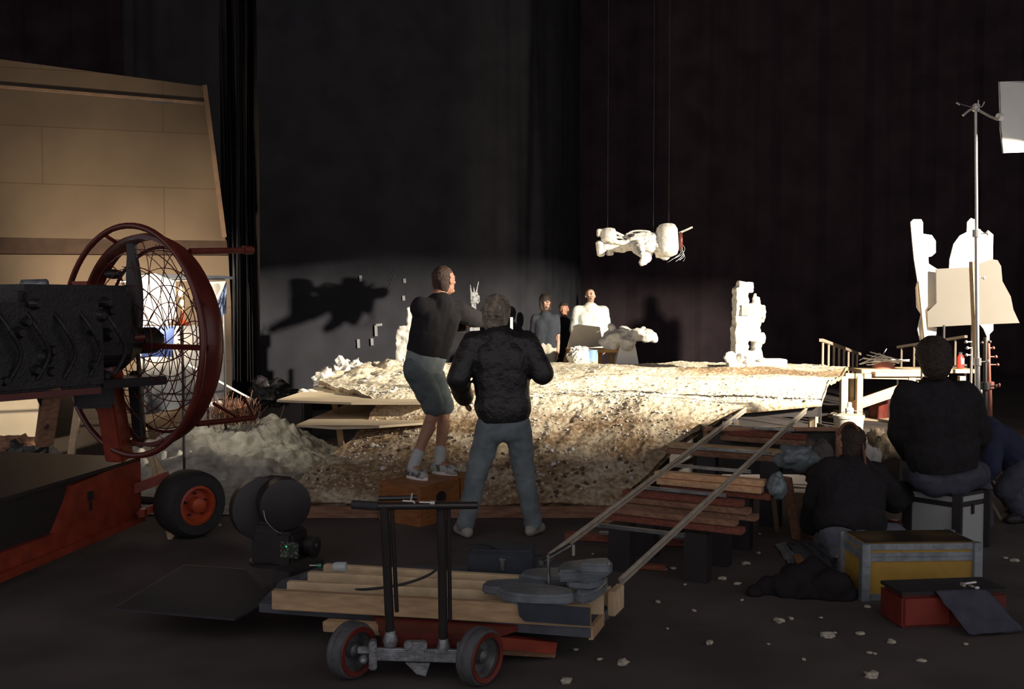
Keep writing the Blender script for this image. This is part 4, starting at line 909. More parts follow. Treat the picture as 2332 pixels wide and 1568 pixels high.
crib(1.05, .40, 2, .1, [M_oldwood, M_redwood], ['grey-brown timber of the third crib from the near end, upper', 'red-ended timber of the third crib from the near end, lower'], .14, .24, .04)
plank('timber', G(1288, 1218, .03), G(1612, 1236, .03), .09, .05, M_redwood, 'reddish timber lying on the floor under the rails nearest the jeans')
plank('timber', G(1365, 1212, .09), G(1570, 1224, .09), .03, .02, M_steel, 'thin grey metal bar lying on the nearest reddish timber', 'bar')
plank('timber', G(1365, 1186, .03), G(1650, 1198, .03), .09, .05, M_oldwood, 'dark timber on the floor just beyond the nearest reddish one')
plank('timber', G(1420, 1286, .02), G(1516, 1292, .02), .06, .03, M_redwood, 'small rust-brown offcut on the floor right of the rails')
# cross props beneath the cribs (longitudinal bearers and uprights)
for s, sd, top_ in ((1.85, 0, .36), (1.85, 1, .36), (1.42, 0, .25), (1.42, 1, .25), (2.55, 0, .53), (2.55, 1, .53), (1.05, 0, .30), (1.05, 1, .30)):
    c = tp(s, sd); n_ = {1.85: 'middle', 1.42: 'second highest', 2.55: 'far', 1.05: 'third', .80: 'near'}[s]
    bm = nb(); box(bm, (c.x, c.y, top_/2), .15, .10, top_, -.5, .004); tag(link('support_block', bm, M_dark, None, origin=(c.x, c.y, 0)), 'dark support block under the %s rail at the %s timber crib' % (('left', 'right')[sd], n_), 'support block', 'blocks under the timber cribs')
# dark box at far end beneath the rails
a = V((1.62, 8.25, 0)); b2 = V((2.66, 8.25, 0))
bx = thing('dark_box', (2.1, 8.4, 0), 'large dark box frame under the far end of the rails with white spatters', 'box')
bm = nb(); prism(bm, [(1.62, 8.22, .28), (2.68, 8.22, .28), (2.68, 8.22, .66), (1.62, 8.22, .66)], (0, .03, 0)); link('front_panel', bm, M_boxbrown, bx)
bm = nb(); prism(bm, [(1.62, 8.26, .28), (1.65, 8.26, .28), (1.65, 8.62, .28), (1.62, 8.62, .28)], (0, 0, .38)); prism(bm, [(2.65, 8.26, .28), (2.68, 8.26, .28), (2.68, 8.62, .28), (2.65, 8.62, .28)], (0, 0, .38)); link('side_panels', bm, M_boxbrown, bx)
bm = nb(); beam(bm, (1.60, 8.2, .66), (2.70, 8.2, .66), .04, .03); link('top_batten', bm, M_oldwood, bx)
for x in (1.60, 2.69):
    bm = nb(); beam(bm, (x, 8.19, 0), (x, 8.19, .66), .035, .03); link('corner_post', bm, M_oldwood, bx)
rr = random.Random(8); bm = nb()
for px, py, r in ((1722, 975, .014), (1658, 990, .018), (1700, 990, .01), (1675, 958, .025), (1792, 985, .04)):
    ell(bm, (P(px, py, 8.2).x, 8.215, P(px, py, 8.2).z), (r, .004, r*.8))
link('paint_spatter', bm, M_foam, bx)
# leaning legs and crumpled sheets right of the track
plank('wood_strip', P(1757, 1100, 6.75), V((G(1770, 1212).x, G(1770, 1212).y, .01)), .03, .03, M_pine, 'thin pale stick standing under the right end of the brightest crib', 'stick')
plank('wood_board', P(1792, 1086, 7.0), V((G(1815, 1230).x, G(1815, 1230).y, .01)), .07, .03, M_oldwood, 'wide brown board standing beside the thin pale stick', 'board')
def crumple(name, c, sx, sy, sz, m, lab, cat, seed=1, n_=26, amp=.35, fl=None):
    bm = nb(); bmesh.ops.create_icosphere(bm, subdivisions=4, radius=1)
    for v in bm.verts:
        d = v.co.normalized(); k = 1+amp*noise.noise(d*1.6+V((seed, 0, 0)))+amp*.7*abs(noise.noise(d*3.5+V((0, seed, 0))))+amp*.3*noise.noise(d*8+V((0, seed, 3)))
        v.co = V((d.x*sx*k, d.y*sy*k, d.z*sz*k))+V(c)
        if fl is not None and v.co.z < fl: v.co.z = fl+.001
    o = link(name, bm, m, None, True, origin=c); return tag(o, lab, cat)
crumple('crumpled_sheet', P(1812, 1042, 7.5), .15, .10, .10, M_plastic, 'bluish crumpled plastic sheet heaped right of the track', 'plastic sheet', 2)
crumple('crumpled_sheet', P(1862, 1050, 7.6), .12, .1, .16, mat('brown_plastic', (.13, .11, .10), .5, var=.4, bump=.4), 'greyish brown plastic sheet between bluish sheet and kneeling person', 'plastic sheet', 5)
crumple('crumpled_sheet', P(1770, 1106, 6.75), .055, .05, .085, M_plastic, 'small pale bluish rag hanging at the end of the brightest crib', 'rag', 7)
crumple('crumpled_paper', P(2010, 1018, 8.5), .14, .1, .13, mat('kraft_paper', (.30, .22, .14), .9, var=.6, scale=10, bump=.5), 'crumpled tan paper behind the kneeling person and the seated man', 'paper', 9, amp=.6)
crumple('crumpled_paper', P(1985, 1075, 8.0), .09, .08, .16, M_foam, 'white and tan torn paper hanging right of the kneeling head', 'paper', 12, amp=.7)
tb = thing('stool', P(1870, 1150, 7.4)*1, 'x', 'x'); bpy.data.objects.remove(tb)
for px, py, D, s_, m, lab in ((1856, 1120, 7.6, .06, M_pine, 'small orange-brown wood lump on the crate right of the wide board'), ): rock('wood_lump', P(px, py, D), s_, lab, m, 'wood scrap', seed=3, sub=4)
plank('timber', G(1840, 1165, .12), G(1870, 1100, .12), .06, .24, M_redwood, 'rusty brown block standing behind the wide board')
# ------------------------------------------------------------------ wooden table frames, bucket, hand rails behind
TBY = 14.0
wt = thing('work_table', (P(2050, 850, TBY).x, TBY, 0), 'long pale timber work table frame behind the right end of the set', 'table')
def tq(px, py, D=TBY): return P(px, py, D)
for a, b_, w_, h_, D in (((1945, 842), (2205, 842), .55, .05, 14.0), ((1925, 855), (2100, 858), .05, .07, 13.7), ((1930, 928), (2092, 872), .04, .14, 13.8), ((1985, 850), (2150, 850), .3, .06, 13.75)):
    bm = nb(); beam(bm, tq(*a, D), tq(*b_, D), w_, h_); link('tabletop' if a[1] == 842 else 'rail', bm, M_pinel, wt)
for px, w_ in ((1922, .09), (1957, .08), (2075, .09), (2190, .08)):
    bm = nb(); q = tq(px, 856, 13.7); beam(bm, (q.x, q.y, 0), q, w_, w_); link('leg', bm, M_pinel, wt)
bm = nb(); beam(bm, tq(1940, 858, 13.9), tq(1938, 930, 13.9), .07, .05); link('post', bm, M_pinel, wt)
bm = nb(); q = G(1930, 948); prism(bm, [G(1885, 950), G(2040, 962), G(2060, 940), G(1900, 935)], (0, 0, .02)); tag(link('plywood_sheet', bm, M_ply, None), 'pale plywood sheet lying on the floor under the work table', 'plywood')
bm = nb(); lathe(bm, V((P(1935, 900, 13.3).x, 13.3, .01)), (0, 0, 1), [(0, .05), (.28, .055), (.3, .03), (.36, .028)], 16); tag(link('white_bottle', bm, M_white, None, 'auto'), 'white bottle standing in front of the left table leg', 'bottle')
for px, sx_, m, lab in ((2000, .30, M_redbox, 'dark red bin under the work table'), (2030, .2, M_steel, 'grey metal can under the work table')):
    q = P(px, 930, 14.6); bm = nb(); lathe(bm, (q.x, 14.6, .0), (0, 0, 1), [(0, sx_*.42), (.36, sx_*.5), (.37, sx_*.52), (.38, sx_*.4)], 20); tag(link('bin', bm, m, None, 'auto'), lab, 'bin')
bk = thing('bucket', (P(1932, 1000, 12.2).x, 12.2, 0), 'white plastic bucket standing between the track and the kneeling person', 'bucket')
q = V((P(1932, 1000, 12.2).x, 12.2, 0)); bm = nb(); lathe(bm, q, (0, 0, 1), [(0, .15), (.02, .155), (.29, .18), (.295, .19), (.325, .19), (.33, .175)], 28); link('body', bm, M_bucket, bk, 'auto')
bm = nb(); tube(bm, circ(q+V((0, 0, .30)), (0, .5, .86), (1, 0, 0), .19, 20, math.pi, 2*math.pi), .004, 6); link('handle', bm, M_steel, bk, True)
q = V((P(1932, 1000, 9.6).x, 9.6, 0)); pl = thing('tool_crate', (q.x+.52, 9.5, 0), 'low dark brown box lying on the floor right of the white bucket', 'box'); bm = nb(); box(bm, (q.x+.52, 9.5, .17), .35, .3, .34, .2, .01); link('body', bm, M_boxbrown, pl)
# ladders lying on edge like railings
def railing(pa, pb, Da, Db, drop, n_, lab, m):
    a = P(*pa, Da); b_ = P(*pb, Db); c = (a+b_)/2; t = thing('railing', (c.x, c.y, a.z-drop), lab, 'railing')
    bm = nb(); beam(bm, a, b_, .05, .04); link('top_rail', bm, m, t)
    bm = nb(); beam(bm, a-V((0, 0, drop)), b_-V((0, 0, drop)), .05, .04); link('bottom_rail', bm, m, t)
    for k in range(n_):
        q = a.lerp(b_, (k+.3)/n_); bm = nb(); tube(bm, [q, q-V((0, 0, drop))], .016, 8); link('baluster', bm, m, t)
    for q in (a, b_): bm = nb(); q2 = q-V((0, 0, drop)); tube(bm, [q2, (q2.x, q2.y, 0)], .02, 8); link('support_leg', bm, M_dark, t)
M_rail = mat('painted_rail', (.33, .26, .19), .6, var=.2)
railing((1870, 774), (1958, 806), 13.2, 16.5, .40, 8, 'pale brown baluster railing left of the wire tangle', M_rail)
railing((2045, 790), (2200, 766), 16.0, 14.4, .42, 5, 'brown railing right of the wire tangle behind the seated man', M_rail)
wt2 = P(2015, 830, 14.0); bm = nb(); rr = random.Random(6)
for k in range(16):
    pts = [wt2+V((rr.gauss(0, .16), rr.gauss(0, .08), abs(rr.gauss(0, .07)))) for _ in range(4)]
    if k < 4: pts[-1] = wt2+V((-.36+.05*k, 0, .06+.04*k))
    tube(bm, wire(pts, 5), .007, 5)
tag(link('wire_tangle', bm, M_white, None, True), 'tangle of white wire lying on the far end of the work table', 'wire')
bm = nb(); lathe(bm, wt2+V((-.02, 0, -.06)), (0, 0, 1), [(0, .16), (.05, .14), (.1, .08)], 18); tag(link('red_dish', bm, mat('pale_red_plastic', (.6, .22, .16), .5), None, 'auto'), 'low reddish dish under the white wire tangle', 'dish')
ex = thing('fire_extinguisher', P(2187, 838, 13.9), 'small red fire extinguisher standing on the right end of the work table', 'fire extinguisher')
q = P(2187, 838, 13.9); bm = nb(); lathe(bm, q, (0, 0, 1), [(0, .045), (.02, .05), (.15, .05), (.19, .03)], 18); link('cylinder', bm, M_ext, ex, 'auto')
bm = nb(); lathe(bm, q+V((0, 0, .19)), (0, 0, 1), [(0, .025), (.03, .03), (.04, .01)], 12); link('valve', bm, M_steel, ex, 'auto')
bm = nb(); box(bm, q+V((0.01, -.05, .10)), .04, .004, .08); link('label', bm, M_white, ex)

# ------------------------------------------------------------------ white cut-out cards, plank, stands at right
CDp = 12.5
cA = thing('cutout_card', P(2110, 775, CDp), 'tall narrow blown-out white cut-out card with ragged outline', 'cut-out card')
def onplane(px, py, a, b_):
    r = P(px, py, 1)-V((0, 0, CAMZ)); nx, ny = (b_-a).y, -(b_-a).x; return V((0, 0, CAMZ))+r*((a.x*nx+a.y*ny)/(r.x*nx+r.y*ny))
def poly(pts, D, m, parent, nm, th=.02, D2=None):
    bm = nb(); prism(bm, [P(x, y, D) if D2 is None else onplane(x, y, P(2112, 700, D), P(2312, 700, D2)) for x, y in pts], (0, th, 0)); return link(nm, bm, m, parent)
poly([(2074, 505), (2080, 499), (2098, 499), (2102, 506), (2102, 532), (2122, 535), (2131, 548), (2131, 575), (2122, 583), (2114, 585), (2115, 600), (2134, 612), (2134, 690), (2112, 705), (2112, 742), (2134, 746), (2132, 762), (2120, 772), (2096, 775), (2090, 750), (2098, 715), (2088, 700), (2086, 655), (2090, 640), (2082, 590), (2078, 550)], CDp, M_white, cA, 'card')
bm = nb(); beam(bm, P(2094, 640, CDp-.05), P(2108, 775, CDp-.05), .045, .04); link('support_stick', bm, M_pinel, cA)
for px in (2100, 2118): bm = nb(); q = P(px, 770, CDp+.05); tube(bm, [q, (q.x, q.y, 0)], .012, 6); link('leg', bm, M_dark, cA)
cB = thing('cutout_card', P(2215, 770, CDp+.5), 'big blown-out white cut-out card with rounded peak behind the grey-white one', 'cut-out card')
poly([(2160, 640), (2163, 590), (2172, 555), (2186, 536), (2202, 528), (2203, 505), (2211, 496), (2222, 500), (2228, 520), (2243, 532), (2250, 524), (2262, 534), (2261, 590), (2262, 680), (2262, 752), (2248, 766), (2240, 748), (2200, 700), (2160, 700)], CDp+.5, M_white, cB, 'card')
bm = nb(); q = P(2250, 760, CDp+.55); tube(bm, [q, (q.x, q.y, 0)], .02, 8); link('leg', bm, M_pinel, cB)
bm = nb(); q = P(2215, 700, CDp+.55); tube(bm, [q, (q.x, q.y, 0)], .02, 8); link('leg', bm, M_dark, cB)
cC = thing('cutout_card', P(2215, 745, CDp-.6), 'wide grey-white cut-out card with curved right side in front', 'cut-out card')
M_card2 = mat('shaded_white_card', (.145, .13, .11), .85, var=.06, scale=3)  # white card dimmed in colour for the oblique light it gets
poly([(2113, 745), (2112, 710), (2133, 690), (2132, 612), (2210, 608), (2258, 590), (2272, 592), (2280, 606), (2283, 640), (2302, 675), (2308, 705), (2322, 735), (2200, 740)], 12.42, M_card2, cC, 'card', .02, 11.9)
bm = nb(); q = P(2150, 740, CDp-.55); tube(bm, [q, (q.x, q.y, 0)], .015, 8); link('leg', bm, M_dark, cC)
wp_ = thing('clamped_plank', P(2218, 835, 8.3), 'light brown plank clamped upright against the chrome stand', 'plank')
bm = nb(); beam(bm, P(2214, 595, 8.3), P(2224, 832, 8.3), .065, .03, .003); link('plank', bm, M_pine, wp_)
def cstand(name, px_b, px_t, py_t, D, lab, m, r=.014, knobs=()):
    b_ = P(px_b, 900, D); t_ = P(px_t, py_t, D); st = thing(name, (b_.x, D, 0), lab, 'light stand')
    bm = nb(); L_ = t_.z; base = V((b_.x, D, .12)); m1 = base.lerp(t_, .35); m2 = base.lerp(t_, .68)
    tube(bm, [base, m1], r*1.3, 12); tube(bm, [m1, m2], r, 12); tube(bm, [m2, t_], r*.75, 12); link('column', bm, m, st, 'auto')
    for q in (m1, m2): bm = nb(); lathe(bm, q-V((0, 0, .03)), (0, 0, 1), [(0, r*1.9), (.06, r*1.9)], 12); tube(bm, [q, q+V((.07, -.02, 0))], .007, 6); ell(bm, q+V((.08, -.02, 0)), (.012, .012, .02)); link('collar_knob', bm, m, st)
    for px, py in knobs:
        q = P(px, py, D); bm = nb(); cx_ = b_.lerp(t_, 0); tube(bm, [(lerp(b_.x, t_.x, (q.z-b_.z)/(t_.z-b_.z)), D, q.z), q], .006, 6); ell(bm, q, (.014, .014, .014)); link('knob', bm, m, st)
    for k in range(3):
        a = k*2.094+.5; bm = nb(); tube(bm, [base+V((0, 0, .12)), base+V((.12*math.cos(a), .12*math.sin(a), .08)), V((b_.x+.42*math.cos(a), D+.42*math.sin(a), .015))], .011, 8); link('leg', bm, m, st)
    return st, t_
st1, top1 = cstand('light_stand', 2232, 2222, 245, 8.1, 'tall chrome stand with an arm reaching to the white flag at upper right', M_chrome, .016, ((2240, 632),))
gh = bm = nb(); ell(bm, top1, (.03, .03, .035)); box(bm, top1, .05, .05, .06, bev=.008); tube(bm, [top1, P(2206, 252, 8.1), P(2193, 263, 8.1)], .010, 8); tube(bm, [top1, P(2236, 243, 8.1), P(2242, 232, 8.1)], .006, 8); tube(bm, [P(2228, 238, 8.1), P(2228, 228, 8.1)], .006, 6); tube(bm, [P(2178, 233, 8.1), P(2186, 238, 8.1)], .007, 6); tube(bm, [P(2184, 236, 8.1), top1+V((0, .02, 0))], .003, 5)
link('grip_head', bm, M_chrome, st1, 'auto')
bm = nb(); tube(bm, [P(2222, 247, 8.08), P(2253, 264, 8.2), P(2272, 272, 8.3)], .010, 8); link('extension_arm', bm, M_chrome, st1, True)
bm = nb(); lathe(bm, P(2272, 266, 8.3), (1, .2, 0), [(0, .03), (.04, .03)], 12); link('clamp', bm, M_white, st1)
fl = thing('white_flag', P(2300, 350, 8.4), 'white reflector sheet held out at the upper right edge of the frame', 'reflector')
bm = nb(); prism(bm, [P(2275, 186, 8.35), P(2345, 184, 8.75), P(2420, 190, 9.1), P(2420, 344, 9.1), P(2345, 346, 8.75), P(2285, 348, 8.45), P(2278, 290, 8.37)], (0, .01, 0)); link('sheet', bm, M_white, fl)
bm = nb(); tube(bm, [P(2275, 186, 8.33), P(2278, 290, 8.35), P(2285, 348, 8.43)], .008, 8); link('edge_rod', bm, M_steel, fl)
M_redst = mat('red_stand', (.22, .07, .05), .5, var=.3)
cstand('light_stand', 2262, 2250, 775, 8.9, 'short brown and red stand right of the chrome stand', M_redst, .022, ((2262, 792), (2268, 812), (2272, 830)))
cstand('light_stand', 2210, 2213, 790, 8.6, 'short silver stand left of the chrome stand behind the seated man', M_chrome, .010, ((2200, 778), (2203, 792), (2201, 808)))
cstand('light_stand', 2246, 2244, 768, 8.45, 'dark short stand close behind the chrome stand', M_dark, .02, ((2236, 780), (2254, 778)))

# ================================================================== FOREGROUND DOLLY WITH TIMBER
DD = V((-.32, 1, 0)) # unused helper direction
dl = thing('camera_dolly', (G(950, 1530).x, 4.45, 0), 'low red platform dolly with two black upright posts and rubber wheels', 'camera dolly')
for px, py, D in ((803, 1488, 4.46), (1094, 1507, 4.38)):
    c = P(px, py, D); c.z = .128; ax = V((.80, -.60, 0)) if px < 1000 else V((.80, -.60, 0))
    bm = nb(); lathe(bm, c-ax*.045, ax, [(0, .09), (0, .118), (.012, .128), (.03, .128), (.036, .124), (.042, .128), (.06, .128), (.066, .124), (.08, .12), (.085, .11), (.085, .09)], 40, False); wh = link('wheel', bm, M_rubber if 0 else mat('grey_rubber', (.085, .085, .09), .6, var=.3, bump=.2, scale=20), dl, 'auto')
    bm = nb(); lathe(bm, c+ax*.030, ax, [(0, .09), (.012, .112), (.016, .109), (.012, .088)], 40, False); link('red_ring', bm, M_redbox, wh, 'auto')
    bm = nb(); lathe(bm, c-ax*.035, ax, [(0, .03), (.005, .095), (.055, .095), (.055, .085), (.025, .07), (.022, .035), (.055, .03), (.07, .012)], 32); link('hub', bm, mat('grey_hub', (.20, .20, .20), .5, .5, var=.5, scale=18), wh, 'auto')
for px, py, D in ((1300, 1455, 5.1), (720, 1430, 5.4)):
    c = P(px, py, D); c.z = .12; ax = V((.25, -.97, 0)); bm = nb(); lathe(bm, c-ax*.04, ax, [(0, .05), (0, .11), (.02, .12), (.06, .12), (.08, .11), (.08, .05)], 36, False); link('wheel', bm, MATS['grey_rubber'], dl, 'auto')
# steering axle, brackets
a = V((P(845, 1495, 4.42).x, 4.42, .125)); b_ = V((P(1055, 1500, 4.40).x, 4.40, .12))
bm = nb(); beam(bm, a, b_, .045, .05, .008); tube(bm, [a-V((.03, 0, -.02)), b_+V((.03, 0, .02))], .012, 8); link('axle', bm, M_zinc, dl)
for q, s_ in ((a, 1), (b_, -1)):
    bm = nb(); box(bm, q+V((.01*s_, -.01, .0)), .035, .05, .13, .1, .006); box(bm, q+V((-.025*s_, 0, .02)), .07, .03, .03, .1, .004); ell(bm, q+V((-.03*s_, -.02, -.02)), (.02, .03, .02)); link('axle_bracket', bm, M_zinc, dl)
m_ = (a+b_)/2; bm = nb(); box(bm, m_+V((0, -.02, .03)), .09, .05, .08, 0, .01); lathe(bm, m_+V((.03, -.03, .06)), (0, -1, 0), [(0, .02), (.02, .02)], 12); lathe(bm, m_+V((-.035, -.03, .06)), (0, -1, 0), [(0, .02), (.02, .02)], 12); prism(bm, [m_+V((-.05, -.02, -.03)), m_+V((.06, -.02, -.03)), m_+V((.04, -.02, -.09)), m_+V((.0, -.02, -.08))], (0, .03, 0)); link('steering_block', bm, M_zinc, dl)
# red platform
bm = nb(); prism(bm, [V((P(870, 1440, 4.5).x, 4.50, .165)), V((P(1105, 1450, 4.45).x, 4.47, .165)), V((P(1268, 1450, 4.75).x, 4.78, .165)), V((P(1300, 1430, 5.2).x, 5.35, .165)), V((P(800, 1430, 5.2).x, 5.35, .165))], (0, 0, .03)); link('platform', bm, M_redbox, dl)
bm = nb(); prism(bm, [V((P(870, 1440, 4.5).x, 4.49, .10)), V((P(1085, 1450, 4.45).x, 4.46, .10)), V((P(1085, 1450, 4.45).x, 4.46, .17)), V((P(870, 1440, 4.5).x, 4.49, .17))], (0, .02, 0)); link('front_plate', bm, M_redbox, dl)
bm = nb(); beam(bm, P(1112, 1458, 4.55), P(1262, 1472, 4.68), .05, .055); link('side_board', bm, M_redrim if 0 else M_red, dl)
plank('timber', P(742, 1422, 4.75), P(885, 1432, 4.62), .06, .05, M_pine, 'short ochre timber wedged between dolly wheel and deck')
plank('timber', P(1130, 1478, 4.62)-V((0, 0, .0)), P(1262, 1486, 4.72), .05, .035, M_oldwood, 'dark brown strip under the red side board of the dolly')
# uprights and handle
for (x0_, y0_), (x1_, y1_) in (((875, 1150), (889, 1452)), ((1004, 1142), (1010, 1470))):
    t_ = P(x0_, y0_, 4.40); b2 = P(x1_, y1_, 4.42); bm = nb(); tube(bm, [t_, b2], .021, 16); tube(bm, [t_+V((.034, 0, 0)), b2+V((.030, 0, .12))], .010, 10); up_ = link('upright_post', bm, mat('gloss_black_tube', (.03, .025, .025), .22, var=.2), dl, 'auto')
    bm = nb(); lathe(bm, b2, (0, 0, 1), [(-.035, .028), (-.01, .034), (.02, .024), (.035, .022)], 16); link('post_socket', bm, M_zinc, up_, 'auto')
bm = nb(); tube(bm, [P(862, 1152, 4.40), P(1088, 1150, 4.36)], .017, 14); tube(bm, [P(862, 1135, 4.43), P(950, 1133, 4.43)], .012, 8); link('handle_bar', bm, MATS['gloss_black_tube'], dl, 'auto')
bm = nb(); tube(bm, [P(802, 1148, 4.42), P(862, 1152, 4.40)], .020, 14); link('hand_grip', bm, M_rubber, dl, 'auto')
bm = nb(); tube(bm, [P(936, 1138, 4.38), P(939, 1122, 4.38)], .004, 8); tube(bm, [P(917, 1140, 4.38), P(941, 1141, 4.38), P(952, 1155, 4.38), P(956, 1143, 4.38), P(986, 1144, 4.37)], .006, 8); lathe(bm, P(980, 1145, 4.36), (1, 0, 0), [(0, .012), (.02, .012)], 10); link('clamp_lever', bm, M_chrome, dl, 'auto')
# deck and boards
ztop = .20
dk = thing('deck_board', (.0-.4, 4.9, ztop), 'grey-blue edged deck board carrying the stacked pale timbers on the dolly', 'deck')
bm = nb(); prism(bm, [G(590, 1393, .16), G(1345, 1452, .16)*1, G(1376, 1415, .16), G(1418, 1385, .16), G(1330, 1300, .16), G(720, 1310, .16), G(640, 1340, .16)], (0, 0, .045)); link('board', bm, M_deck, dk)
bm = nb(); beam(bm, G(1345, 1440, .18)+V((.0, -.01, 0)), G(1372, 1408, .18)+V((.0, 0, 0)), .02, .06); link('end_edge', bm, M_pine, dk)
bs_ = thing('black_sheet', G(440, 1360, .15), 'black-faced plywood sheet with a pale raw edge at the left end of the dolly deck', 'plywood')
bm = nb(); prism(bm, [G(260, 1389, .145), G(535, 1413, .145), G(622, 1370, .145), G(560, 1300, .145), G(420, 1290, .145)], (0, 0, .012)); link('sheet', bm, M_plyblack, bs_)
bm = nb(); prism(bm, [G(260, 1389, .132), G(535, 1413, .132), G(622, 1370, .132), G(560, 1300, .132), G(420, 1290, .132)], (0, 0, .0129)); link('raw_edge', bm, M_pinel, bs_)
# four pale timbers
for i, (l, r, y0_, y1_, lab) in enumerate(((622, 1346, 1340, 1379, 'long pale timber nearest the camera on the dolly deck, frontmost of four'), (656, 1375, 1320, 1352, 'long pale timber on the dolly deck, second from the front'),
        (703, 1392, 1299, 1334, 'long pale timber on the dolly deck, third from the front'), (739, 1345, 1282, 1318, 'long pale timber on the dolly deck, rearmost of four'))):
    a = G(l, y0_, .302); b2 = G(r, y1_, .302); plank('timber', a-V((0, 0, .05)), b2-V((0, 0, .05)), .042, .094, M_pine if i == 0 else M_pinel, lab, group='pale timbers on the dolly deck')
plank('end_block', G(1392, 1345, .30)-V((0, 0, .065)), G(1413, 1326, .30)-V((0, 0, .065)), .04, .12, M_pinel, 'pale end block under the near end of the right rail', 'timber')
bm = nb(); prism(bm, [P(1178, 1370, 4.575), P(1344, 1383, 4.515), P(1344, 1424, 4.515), P(1195, 1413, 4.57), P(1182, 1400, 4.575)], (0, -.008, 0)); tag(link('black_patch', bm, M_tbox, None), 'black patch on the front face of the front timber at its right end', 'tape')  # flat dark panel set just in front of the timber face
# cast weights
def slab(pts, z, h, lab, m=M_zinc):
    c = sum((G(x, y, z) for x, y in pts), V((0, 0, 0)))/len(pts); bm = nb(); pr = []
    P_ = [G(x, y, z) for x, y in pts]
    prism(bm, wire(P_+[P_[0]], 4)[:-1], (0, 0, h)); bmesh.ops.recalc_face_normals(bm, faces=bm.faces[:])
    es = [e for e in bm.edges if len(e.link_faces) == 2 and e.calc_face_angle(0) > 1.0]
    bmesh.ops.bevel(bm, geom=es, offset=min(.012, h*.25), segments=3, affect='EDGES')
    o = link('cast_weight', bm, m, None, 'auto', origin=c); return tag(o, lab, 'cast weight', 'grey cast weights on the dolly timbers')
M_cast = mat('grey_cast_iron', (.21, .235, .26), .34, .2, var=.35, scale=10, bump=.15, spec=.8)
slab([(1132, 1362), (1160, 1348), (1230, 1350), (1298, 1360), (1304, 1376), (1240, 1380), (1160, 1374)], .302, .05, 'grey cast weight in front, holding the upright rod', M_cast)
slab([(1098, 1352), (1110, 1338), (1180, 1334), (1240, 1340), (1235, 1352), (1140, 1356)], .302, .04, 'grey cast weight with a rounded left end behind the front one', M_cast)
slab([(1180, 1330), (1200, 1316), (1270, 1312), (1330, 1318), (1320, 1334), (1240, 1338)], .302, .05, 'flat grey cast weight in the middle of the pile', M_cast)
slab([(1308, 1372), (1316, 1352), (1352, 1338), (1380, 1330), (1382, 1345), (1360, 1366), (1330, 1376)], .302, .05, 'curved grey cast weight at the right end of the timbers', M_cast)
slab([(1290, 1340), (1300, 1322), (1350, 1312), (1378, 1318), (1374, 1336), (1340, 1346)], .345, .05, 'grey cast weight stacked second on the right pile', M_cast)
slab([(1270, 1326), (1276, 1306), (1320, 1298), (1386, 1296), (1388, 1312), (1330, 1322)], .395, .055, 'large grey cast weight topping the right pile', M_cast)
slab([(1318, 1306), (1326, 1296), (1380, 1292), (1392, 1300), (1380, 1308)], .45, .05, 'dark lump on the very top of the right weight pile', M_cast)
bm = nb(); q = P(1251, 1345, 4.75); tube(bm, [q-V((0, 0, .01)), P(1248, 1262, 4.75)], .008, 10); tag(link('upright_rod', bm, M_steel, None, 'auto', origin=q), 'thin steel rod standing up from the front cast weight', 'rod')
bm = nb(); tube(bm, [P(1306, 1240, 5.05), P(1306, 1264, 5.05)], .008, 10); tag(link('rail_pin', bm, M_chrome, None, 'auto'), 'short chrome pin under the near end of the left rail', 'pin')
# toolbox behind, cable, cup, torch
tbx = thing('toolbox', G(1145, 1300, .2), 'small blue-black toolbox with a metal latch behind the pale timbers', 'toolbox')
c = P(1145, 1282, 5.35); bm = nb(); box(bm, (c.x, c.y, .20+c.z*0+.09), .36, .2, .16, -.08, .01); link('body', bm, M_tbox, tbx)
bm = nb(); box(bm, (c.x, c.y, .375), .34, .19, .02, -.08, .008); link('lid', bm, M_tbox, tbx)
bm = nb(); box(bm, (c.x-.0, c.y-.105, .31), .02, .01, .06, -.08); box(bm, (c.x, c.y-.108, .34), .035, .012, .012, -.08); link('latch', bm, M_steel, tbx)
bm = nb(); box(bm, (c.x+.05, c.y+.02, .1), .7, .5, .2, -.08, .01); tag(link('low_crate', bm, M_boxbrown, None), 'low dark crate under the blue-black toolbox', 'crate')
pts = [P(778, 1328, 4.95), P(790, 1336, 4.93), P(830, 1341, 4.9), P(905, 1332, 4.88), P(960, 1316, 4.9), P(992, 1298, 4.95), P(1010, 1275, 5.0), P(1040, 1248, 5.1), P(1085, 1236, 5.2), P(1130, 1246, 5.3), P(1170, 1262, 5.3), P(1240, 1262, 5.25)]
bm = nb(); tube(bm, wire(pts, 6), .007, 8); tag(link('cable', bm, M_rubber, None, True, origin=pts[0]), 'black cable looping over the timbers from the toolbox', 'cable')
q = G(759, 1299, .306); bm = nb(); lathe(bm, q+V((0, 0, .022)), (1, -.05, 0), [(0, .018), (.01, .024), (.066, .026), (.07, .02)], 20); tag(link('plastic_cup', bm, M_cup, None, 'auto', origin=q), 'translucent white cup lying on the rear timber', 'cup')
q = G(705, 1292, .306); tc_ = thing('torch', q, 'small grey and green torch lying beside the white cup', 'torch'); bm = nb(); lathe(bm, q+V((0, 0, .012)), (1, 0, 0), [(0, .008), (.04, .008), (.045, .011)], 12); link('barrel', bm, M_steel, tc_, 'auto')
bm = nb(); lathe(bm, q+V((.047, 0, .012)), (1, 0, 0), [(0, .011), (.015, .008)], 12); link('lens', bm, M_green, tc_, 'auto')
plank('support_block', G(640, 1330, .15)+V((0, 0, .025)), G(720, 1300, .15)+V((0, 0, .025)), .12, .1, M_dark, 'dark block under the left ends of the rear timbers', 'block')

